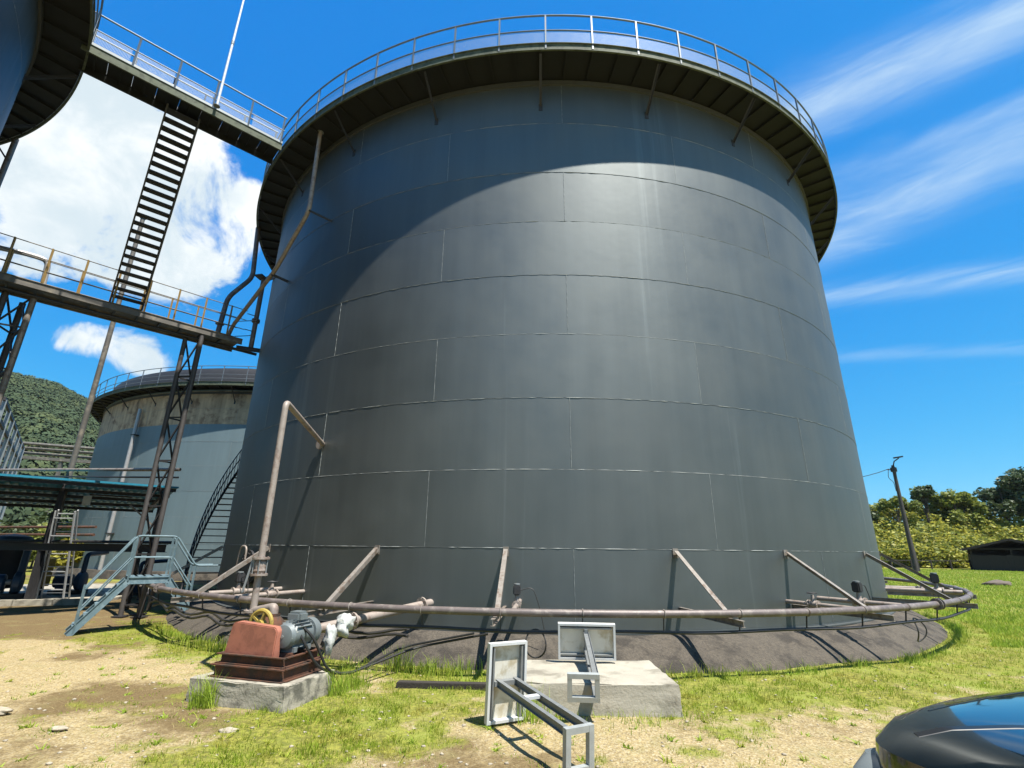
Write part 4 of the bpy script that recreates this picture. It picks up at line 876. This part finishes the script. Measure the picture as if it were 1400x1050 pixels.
# ------------------------------------------------------------------ vegetation
def leaves(c, n, size, r2, flat=.5):
    """n leaf quads around the points c"""
    N = len(c) if n is None else n; p = c if n is None else c[r2.integers(0, len(c), n)]
    d = r2.normal(size=(N, 3)); d /= np.linalg.norm(d, axis=1)[:, None]; d[:, 2] *= flat; e = np.cross(d, r2.normal(size=(N, 3))); e /= np.linalg.norm(e, axis=1)[:, None] + 1e-9
    s = size * r2.uniform(.6, 1.4, (N, 1)); a = d * s; b = e * s * .55
    V = np.stack([p - a, p + b * .9, p + a, p - b * .9], 1).reshape(-1, 3); return V, np.arange(4 * N).reshape(-1, 4)
def crown_points(r2, n_clump, n_leaf, R, clump):
    u = r2.normal(size=(n_clump, 3)); u /= np.linalg.norm(u, axis=1)[:, None]; u[:, 2] = np.where(u[:, 2] < -.35, -u[:, 2], u[:, 2])
    cc = u * (r2.uniform(.35, 1.0, (n_clump, 1)) ** .6) * np.array(R); i = r2.integers(0, n_clump, n_leaf); q = r2.normal(size=(n_leaf, 3)); q /= np.linalg.norm(q, axis=1)[:, None]
    return cc, cc[i] + q * (r2.random((n_leaf, 1)) ** .45) * clump * r2.uniform(.6, 1.3, (n_clump, 1))[i]
def tree(label, x, y, h, R, mat, seed, leafn=5200, size=.26, trunk=.22, clump=1.0, ncl=26, lean=(0, 0), group='trees behind the far field'):
    r2 = np.random.default_rng(seed); t = thing('tree', label, 'tree', (x, y, -.2), group=group); zc = h - R[2] * .95
    top = Vector((lean[0], lean[1], zc)); cc, P = crown_points(r2, ncl, leafn, R, clump); P = P + np.array([*top])
    b = MB().tube([(0, 0, 0), top * .35 + Vector((.12, .05, 0)), top * .7 + Vector((-.1, .1, 0)), top + Vector((0, 0, R[2] * .5))], [trunk * 1.25, trunk, trunk * .8, trunk * .3], 8)
    tr = part(t, 'trunk', b, 'bark', local=True)
    for k in range(9):
        e = Vector(cc[k]) + top; s = top * (.6 + .04 * k); part(tr, 'limb', MB().tube([s, lerp(s, e, .5) + Vector((0, 0, .3)), e], [trunk * .42, trunk * .3, trunk * .1], 6), 'bark', local=True)
    V, F = leaves(P, None, size, r2); link('crown', np_mesh('crown', V, F), mat, t); return t
tree('tall dark tree at the right edge behind the dark hut', 78.5, 75, 14.6, (4.6, 4, 5.0), 'leaf_dark', 11, 8500, .34, .3, 1.25, 34)
tree('broad dark tree left of the tall one behind the dark hut', 73.8, 76, 12.3, (2.8, 2.6, 3.4), 'leaf_dark', 12, 4600, .32, .22, 1.0, 20)
tree('rounded green tree in the middle of the far tree line', 67.3, 77, 10.9, (3.3, 3, 3.4), 'leaf_mid', 13, 6200, .30, .24, 1.0, 26)
tree('small pointed tree standing up right of the lamp pole', 62.0, 76, 11.6, (1.4, 1.3, 2.2), 'leaf_dark', 14, 2300, .27, .14, .6, 14)
tree('flat topped thin tree directly behind the lamp pole', 57.6, 76, 9.6, (2.5, 2.2, 1.0), 'leaf_mid', 15, 2200, .27, .14, .7, 14)
tree('sparse tree with bare twigs between the pointed and the rounded tree', 64.6, 79, 11.6, (1.5, 1.4, 1.4), 'leaf_mid', 16, 900, .28, .12, .6, 12)
tree('low tree close to the right edge of the big tank', 54.0, 78, 8.2, (2.4, 2.2, 1.9), 'leaf_dark', 17, 2600, .28, .16, .8, 16)
tree('dark tree half hidden behind the tall tree', 83.0, 80, 14.5, (3.6, 3.4, 4.0), 'leaf_dark', 18, 5000, .34, .25, 1.2, 24)
# thicket on the bank below them
r2 = np.random.default_rng(5); N = 330
bx = r2.uniform(44, 100, N); by = 68 + (bx - 50) * .05 + r2.uniform(0, 13, N); bz = .4 + (by - 68) * .56 + r2.uniform(-.5, 1.0, N)
C = np.stack([bx, by, bz], 1); i = r2.integers(0, N, 90000); q = r2.normal(size=(90000, 3)); q /= np.linalg.norm(q, axis=1)[:, None]
P = C[i] + q * (r2.random((90000, 1)) ** .4) * np.array([1.9, 1.6, 1.25]) * r2.uniform(.6, 1.25, (N, 1))[i]; P[:, 2] = np.maximum(P[:, 2], .05)
V, F = leaves(P, None, .26, r2); F1 = F[::2]; F2 = F[1::2]
def sub(V, F): 
    u, inv = np.unique(F, return_inverse=True); return V[u], inv.reshape(F.shape)
tag(link('thicket', np_mesh('thicket', *sub(V, F1)), 'leaf_light'), 'yellow green thicket on the bank behind the field', 'thicket', kind='stuff')
tag(link('thicket', np_mesh('thicket', *sub(V, F2)), 'leaf_mid'), 'darker green shrubs mixed through the bank behind the field', 'thicket', kind='stuff')
bank = MB().grid([[(40 + 7 * i, 69 + 2.2 * j + (i % 3) * .4, -.15 + max(0, j - .5) * 1.05 + .25 * math.sin(i * 1.7 + j)) for j in range(8)] for i in range(10)])
tag(link('bank', bank.mesh('bank'), 'leaf_mid'), kind='structure')
# low bushes seen under the shelter roof, left
r2 = np.random.default_rng(9)
for k, (x, y, s, m, lb) in enumerate(((-27, 33, 1.5, 'leaf_light', 'bright green bush behind the shelter at the left edge'), (-31, 38, 2.6, 'leaf_mid', 'tall green bush behind the shelter and the rusty pipes'), (-37, 41, 3.2, 'leaf_dark', 'dark bush behind the lattice gantry'), (-40, 52, 4.2, 'leaf_mid', 'large bush at the foot of the wooded hill'))):
    t = thing('bush', lb, 'bush', (x, y, -.1), group='bushes behind the shelter'); cc, P = crown_points(r2, 16, 2600, (s, s, s * .7), s * .4); P[:, 2] += s * .55
    link('foliage', np_mesh('foliage', *leaves(P, None, .17 + .03 * s, r2)), m, t); part(t, 'stem', MB().tube([(0, 0, 0), (.1, 0, s * .8)], [.08, .03], 6), 'bark', local=True)
# grass
def blades(x, y, h, w, r2, lean=.5):
    n = len(x); z = height(x, y); a = r2.uniform(0, 2 * PI, n); b = r2.uniform(0, 2 * PI, n); l = h * lean * r2.random(n)
    p = np.stack([x, y, z - .01], 1); e = np.stack([np.cos(a), np.sin(a), 0 * a], 1) * (w / 2)[:, None]; mid = p + np.stack([np.cos(b) * l * .35, np.sin(b) * l * .35, h * .6], 1); tip = p + np.stack([np.cos(b) * l, np.sin(b) * l, h], 1)
    V = np.stack([p - e, p + e, mid + e * .7, mid - e * .7, tip], 1); F4 = np.array([[0, 1, 2], [0, 2, 3], [3, 2, 4]]); return V.reshape(-1, 3), (np.arange(n)[:, None, None] * 5 + F4[None]).reshape(-1, 3)
def ok(x, y):
    r = np.hypot(x - TC[0], y - TC[1]); k = r > 12.6
    k &= ~((x > .0) & (x < 2.14) & (y > 7.0) & (y < 8.42)); u = (x - PO.x) * PX.x + (y - PO.y) * PX.y; v = (x - PO.x) * PY.x + (y - PO.y) * PY.y; k &= ~((u > -.02) & (u < 1.52) & (v > -.02) & (v < 1.04))
    return k
r2 = np.random.default_rng(31); n = 520000
d = 4.6 + 13 * r2.random(n) ** 1.25; a = r2.uniform(-.98, .98, n); x, y = d * np.tan(a) * .92, d
g, dd = soil_masks(x, y); cl = fbm(x * 5, y * 5, 90, 3); k = ok(x, y) & (r2.random(n) < np.clip((g - .40) * 1.7, 0, 1) * np.clip((cl - .30) * 3.0, .04, 1)); x, y, g, cl = x[k], y[k], g[k], cl[k]
h = (.014 + .036 * r2.random(len(x)) ** 2) * (.6 + .9 * g) * (.5 + cl); tag(link('grass', np_mesh('grass', *blades(x, y, h, .004 + .003 * r2.random(len(x)) + .0003 * y, r2, .9)), 'grass_blade'), 'short patchy grass on the soil in front of the tank', 'grass', kind='stuff')
# taller field on the right
n = 90000; d = 12 + 52 * r2.random(n) ** 1.4; a = r2.uniform(.52, .86, n); x, y = d * np.tan(a), d; k = np.hypot(x - TC[0], y - TC[1]) > 13.4; x, y = x[k], y[k]
h = (.04 + .09 * r2.random(len(x))) * (.6 + .8 * fbm(x * .5, y * .5, 95, 3)); tag(link('field_grass', np_mesh('field_grass', *blades(x, y, h, .010 + .0008 * y, r2, .7)), 'weed_blade'), 'bright green grass field to the right of the tank', 'grass', kind='stuff')
# tufts of tall weeds along the foundation and plinths
wx, wy, wh = [], [], []
def tuft(cx, cy, n, s, h0): wx.append(r2.normal(cx, s, n)); wy.append(r2.normal(cy, s, n)); wh.append(h0 * r2.uniform(.4, 1.1, n))
for k in range(150):
    a = r2.uniform(-55, 75); q = pol(a, 12.78 + abs(r2.normal(0, .12)), 0); tuft(q.x, q.y, 34, .09, r2.uniform(.07, .22))
for q, n_, s, h0 in ((PW(.42, -.10, 0), 130, .07, .42), (PW(.30, -.12, 0), 60, .06, .28), (PW(1.62, .9, 0), 90, .08, .40), (PW(1.72, 1.25, 0), 90, .1, .42), (PW(1.3, -.1, 0), 60, .12, .14), (Vector((.26, 6.86, 0)), 120, .10, .42), (Vector((.6, 6.88, 0)), 60, .12, .16), (Vector((1.5, 6.85, 0)), 130, .22, .13), (Vector((2.3, 7.0, 0)), 90, .12, .12),
                      (pol(-27, 13.1, 0), 240, .22, .34), (pol(-31, 13.0, 0), 200, .2, .3), (pol(-35, 13.0, 0), 200, .25, .26), (pol(-22, 13.1, 0), 160, .2, .22), (pol(-9, 12.95, 0), 160, .2, .28), (pol(-11, 12.95, 0), 160, .2, .24), (pol(-13.6, 13.0, 0), 130, .12, .42)): tuft(q.x, q.y, n_, s, h0)
for k in range(240):
    cx, cy = r2.uniform(-7, 8), r2.uniform(5.0, 10); tuft(cx, cy, 16, .06, r2.uniform(.03, .07))
x, y, h = map(np.concatenate, (wx, wy, wh)); k = ok(x, y); x, y, h = x[k], y[k], h[k]
tag(link('weeds', np_mesh('weeds', *blades(x, y, h, .006 + .007 * r2.random(len(x)), r2, .8)), 'weed_blade'), 'taller weeds along the foundation and the concrete blocks', 'weeds', kind='stuff')
# rosette weeds and dry stalks
rx, ry, rh = [], [], []
for k in range(620):
    cx, cy = r2.uniform(-9, 9), 4.8 + 8 * r2.random() ** 1.3; rx.append(r2.normal(cx, .02, 12)); ry.append(r2.normal(cy, .02, 12)); rh.append(r2.uniform(.03, .08) * r2.uniform(.5, 1, 12))
x, y, h = map(np.concatenate, (rx, ry, rh)); k = ok(x, y); x, y, h = x[k], y[k], h[k]
tag(link('low_weeds', np_mesh('low_weeds', *blades(x, y, h, .012 + .012 * r2.random(len(x)), r2, 2.6)), 'weed_blade'), 'small flat weeds dotted over the bare soil', 'weeds', kind='stuff')
n = 60000; d = 4.6 + 10 * r2.random(n) ** 1.2; a = r2.uniform(-.98, .98, n); x, y = d * np.tan(a) * .92, d; g, dd = soil_masks(x, y); k = ok(x, y) & (r2.random(n) < np.clip(.75 - np.abs(g - .45) * 2.2, .04, 1) * .55); x, y = x[k], y[k]
tag(link('dry_grass', np_mesh('dry_grass', *blades(x, y, .012 + .045 * r2.random(len(x)) ** 2, .003 + .003 * r2.random(len(x)), r2, 2.2)), 'dry_blade'), 'straw coloured dead grass lying on the soil', 'grass', kind='stuff')
# stones
v0, f0 = ico(1); V = []; F = []; o = 0
for k in range(2600):
    d = 4.7 + 8.5 * r2.random() ** 1.3; a = r2.uniform(-.9, .8); x_, y_ = d * math.tan(a), d
    if not ok(np.array(x_), np.array(y_)): continue
    s = .005 + .026 * r2.random() ** 4; v = v0 * r2.uniform(.7, 1.3, (len(v0), 1)) * [s, s * .8, s * .5]; V.append(v + [x_, y_, float(height(np.array(x_), np.array(y_))) + s * .2]); F.append(f0 + o); o += len(v0)
tag(link('gravel', np_mesh('gravel', np.concatenate(V), np.concatenate(F)), 'stone'), 'loose pale gravel scattered on the soil', 'gravel', kind='stuff')
for (x_, y_, s, lb) in ((-6.1, 6.9, .10, 'flat pale stone on the bare soil at the left'), (-3.05, 6.35, .07, 'small pale stone in the grass below the plinth'), (30.7, 33.5, .55, 'long grey boulder in the field below the dark hut'), (33.6, 33.9, .3, 'smaller boulder at the right edge of the field'), (-4.9, 6.35, .06, 'small stone on the bare soil left of the plinth')):
    v, f = ico(3); nz = np.array([float(fbm(np.array(q[0] * 1.5 + 20), np.array(q[1] * 1.5 + q[2] * 2 + 20), int(abs(x_) * 7), 3)) for q in v]); v = v * (.65 + .7 * nz[:, None]) * [s * 1.5, s * .9, s * .42]
    me = np_mesh('rock', v, f); me.shade_smooth(); tag(link('rock', me, 'stone' if s < .2 else 'boulder', None, (x_, y_, s * .15)), lb, 'rock')

# ------------------------------------------------------------------ right distance: lamp pole, hut, rail fence
lp = thing('lamp_pole', 'leaning dark utility pole with a small lamp and wires in the field', 'utility pole', (42.1, 54.8, 0))
pb0, pt0 = Vector((42.1, 54.8, -.3)), Vector((42.0, 54.6, 11.0))
part(lp, 'pole', MB().tube([pb0, lerp(pb0, pt0, .5), pt0], [.24, .20, .15], 12), 'pole_wood')
part(lp, 'clamp', MB().cyl((42.0, 54.6, 10.3), (42.0, 54.6, 10.75), .30, 12), 'dark_steel'); l_ = part(lp, 'lamp_arm', MB().tube([(42.0, 54.6, 10.8), (42.1, 54.4, 11.4), (42.4, 54.0, 11.7)], .06, 8), 'dark_steel'); part(l_, 'lamp_head', MB().beam((42.0, 54.3, 11.75), (42.75, 53.8, 11.85), .35, .12), 'dark_steel', bevel=.03)
part(lp, 'insulator', MB().cyl((41.7, 54.6, 10.5), (41.3, 54.7, 10.55), .05, 8), 'dark_steel'); part(lp, 'brace_post', MB().tube([(42.6, 55.1, -.2), (42.2, 54.75, 3.2)], [.16, .14], 10), 'pole_wood')
part(lp, 'wire', MB().tube([lerp((41.5, 54.6, 10.6), (24.0, 52.0, 10.2), k / 12) - Vector((0, 0, 1.4 * 4 * (k / 12) * (1 - k / 12))) for k in range(13)], .035, 5), 'cable')
part(lp, 'wire', MB().tube([lerp((42.3, 54.7, 10.3), (60, 80, 3.5), k / 12) - Vector((0, 0, 2.0 * (k / 12) * (1 - k / 12))) for k in range(13)], .018, 5), 'cable')
part(lp, 'hanging_cable', MB().tube(fillet([(41.4, 54.6, 10.5), (41.2, 54.6, 9.6), (41.7, 54.6, 9.2), (41.75, 54.6, 8.2)], .4, 4), .03, 5), 'cable')
hx, hy = 58.8, 61.6
ht = thing('dark_hut', 'low dark wooden hut with a shallow pitched roof at the right edge', 'hut', (hx, hy, 0), rad(-38))
for i in range(14): part(ht, 'wall_board', MB().box(-3.6 + i * .52, -3.1 + i * .52, -2.0, -1.94, 0, 1.75 - .05 * (i % 3)), 'wood', local=True, smooth=False)
for i in range(8): part(ht, 'wall_board', MB().box(-3.66, -3.6, -1.94 + i * .5, -1.46 + i * .5, 0, 1.8), 'wood', local=True, smooth=False)
for x in (-3.5, 0, 3.6):
    for y in (-1.9, 1.9): part(ht, 'post', MB().box(x - .08, x + .08, y - .08, y + .08, 1.7 if y < 0 else 0, 2.5), 'wood', local=True, smooth=False)
for s in (-1, 1):
    part(ht, 'roof_slope', MB().add([(-4.3 if s < 0 else 0, -2.6, 2.35 if s < 0 else 3.5), (0 if s < 0 else 4.6, -2.6, 3.5 if s < 0 else 2.3), (0 if s < 0 else 4.6, 2.6, 3.5 if s < 0 else 2.3), (-4.3 if s < 0 else 0, 2.6, 2.35 if s < 0 else 3.5)] + [(-4.3 if s < 0 else 0, -2.6, 2.25 if s < 0 else 3.4), (0 if s < 0 else 4.6, -2.6, 3.4 if s < 0 else 2.2), (0 if s < 0 else 4.6, 2.6, 3.4 if s < 0 else 2.2), (-4.3 if s < 0 else 0, 2.6, 2.25 if s < 0 else 3.4)],
        [(0, 1, 2, 3), (7, 6, 5, 4), (0, 4, 5, 1), (2, 6, 7, 3), (1, 5, 6, 2), (3, 7, 4, 0)]), 'wood', local=True, smooth=False)
part(ht, 'back_wall', MB().box(-3.6, 3.6, 1.94, 2.0, 0, 2.4), 'wood', local=True, smooth=False)
part(ht, 'back_gable', MB().add([(-3.8, 1.97, 2.4), (4.0, 1.97, 2.4), (0, 1.97, 3.38), (-3.8, 1.99, 2.4), (4.0, 1.99, 2.4), (0, 1.99, 3.38)], [(0, 1, 2), (5, 4, 3), (0, 3, 4, 1), (1, 4, 5, 2), (2, 5, 3, 0)]), 'wood', local=True, smooth=False)
part(ht, 'side_wall', MB().box(3.6, 3.66, -1.9, 1.94, 0, 2.4), 'wood', local=True, smooth=False)
for a_, b_ in (((-4.3, 2.28), (0, 3.44)), ((0, 3.44), (4.6, 2.24))): part(ht, 'barge_board', MB().beam((a_[0], -2.63, a_[1]), (b_[0], -2.63, b_[1]), .05, .26), 'wood', local=True, smooth=False)
for k in range(4): part(ht, 'truss', MB().beam((-3.4, -1.9 + k * 1.2, 2.42), (3.8, -1.9 + k * 1.2, 2.42), .10, .14), 'wood', local=True, smooth=False)
fn = thing('rail_fence', 'low dark rail fence beyond the field beside the lamp pole', 'fence', (47, 60, 0))
for i in range(7):
    x_ = 42.5 + 2.6 * i; part(fn, 'post', MB().beam((x_, 62 + .3 * i, -.1), (x_, 62 + .3 * i, 1.15), .12, .12), 'wood', smooth=False)
    if i < 6: part(fn, 'rail', MB().beam((x_, 62 + .3 * i, 1.0), (x_ + 2.6, 62.3 + .3 * i, 1.0), .06, .10), 'wood', smooth=False)

# ------------------------------------------------------------------ dark car, only the corner of its bonnet in view
car = thing('parked_car', 'glossy dark car with only a corner of its bonnet showing at lower right', 'car', (3.80, 3.22, .06), rad(18))
def se(t, a, b, e): c, s = cos(t), sin(t); return a * math.copysign(abs(c) ** e, c), b * math.copysign(abs(s) ** e, s)
def loft(secs, n=48):
    P = [[Vector((cx + x, cy + y, z)) for x, y in [se(2 * PI * k / n, a, b, e) for k in range(n + 1)]] for (cx, cy, z, a, b, e) in secs]; return MB().grid(P)
# body in its own axes: nose towards -x, length 4.4, width 1.76, bonnet top near 1.0
CXo = 1.25
body = [(.55 + 0, 0, .22, 2.05, .80, .42), (.5, 0, .40, 2.16, .87, .40), (.5, 0, .66, 2.19, .89, .40), (.5, 0, .84, 2.17, .885, .42), (.52, 0, .925, 2.10, .85, .46), (.56, 0, .975, 1.97, .78, .52), (.62, 0, 1.005, 1.75, .66, .6), (.7, 0, 1.025, 1.35, .48, .7), (.8, 0, 1.035, .7, .2, .8), (.8, 0, 1.036, .02, .02, 1)]
part(car, 'body', loft(body), 'car_paint', local=True)
cab = [(1.35, 0, .98, 1.28, .76, .45), (1.45, 0, 1.2, 1.02, .70, .45), (1.5, 0, 1.38, .80, .62, .5), (1.52, 0, 1.46, .62, .52, .6), (1.52, 0, 1.485, .3, .25, .8), (1.52, 0, 1.487, .01, .01, 1)]
part(car, 'cabin_glass', loft(cab), 'car_glass', local=True)
from mathutils.bvhtree import BVHTree
shell_ = loft(body); bvh = BVHTree.FromPolygons([Vector(q) for q in shell_.v], shell_.f)
def on_bonnet(name, p0, p1, w, lift, mat, n=40):
    """a strip laid on the bonnet surface between two plan points"""
    p0, p1 = Vector((*p0, 3)), Vector((*p1, 3)); d = (p1 - p0).normalized(); sd_ = Vector((-d.y, d.x, 0)); rows = []
    for i in range(n + 1):
        q = lerp(p0, p1, i / n); row = []
        for j, h in ((-1, -.004), (-.8, lift), (0, lift), (.8, lift), (1, -.004)):
            hit = bvh.ray_cast(q + sd_ * (w * j), Vector((0, 0, -1)))[0]
            if hit is None: break
            row.append(hit + Vector((0, 0, h)))
        if len(row) == 5: rows.append(row)
    part(car, name, MB().grid(rows), mat, local=True)
on_bonnet('bonnet_gap', (-1.52, .43), (-.35, -.24), .030, .003, 'car_black')
on_bonnet('shut_line', (-1.15, .60), (1.0, .66), .006, .002, 'car_black')
for s in (-1, 1):
    part(car, 'headlight', loft([(-1.45, s * .58, .62, .10, .20, .7), (-1.50, s * .58, .68, .17, .23, .7), (-1.45, s * .58, .76, .12, .20, .7), (-1.42, s * .58, .77, .01, .02, 1)], 20), 'lamp_glass', local=True)
    for x in (-.75, 1.85):
        w_ = part(car, 'wheel', MB().tube([Vector((x, s * .78 + q, .32)) for q in (-.1, -.08, .08, .1)], [.27, .32, .32, .27], 28), 'car_black', local=True); part(w_, 'rim', MB().tube([Vector((x, s * .885, .32)), Vector((x, s * .90, .32))], [.2, .18], 20), 'aluminium', local=True)
part(car, 'grille', MB().box(-1.70, -1.60, -.45, .45, .42, .60), 'car_black', local=True, bevel=.02)

# ------------------------------------------------------------------ thin haze over the plant and the hill
hz = bpy.data.materials.new('haze'); hz.use_nodes = True; ht_ = hz.node_tree; ht_.nodes.clear()
pv = ht_.nodes.new('ShaderNodeVolumePrincipled'); pv.inputs['Color'].default_value = (.80, .88, 1, 1); pv.inputs['Density'].default_value = .00007; pv.inputs['Anisotropy'].default_value = .2
oo = ht_.nodes.new('ShaderNodeOutputMaterial'); ht_.links.new(pv.outputs[0], oo.inputs['Volume']); MAT['haze'] = hz
tag(link('haze', MB().box(-1350, 1350, -1350, 1350, -1.6, 170).mesh('haze', smooth=False), 'haze'), 'thin pale air haze', kind='stuff')
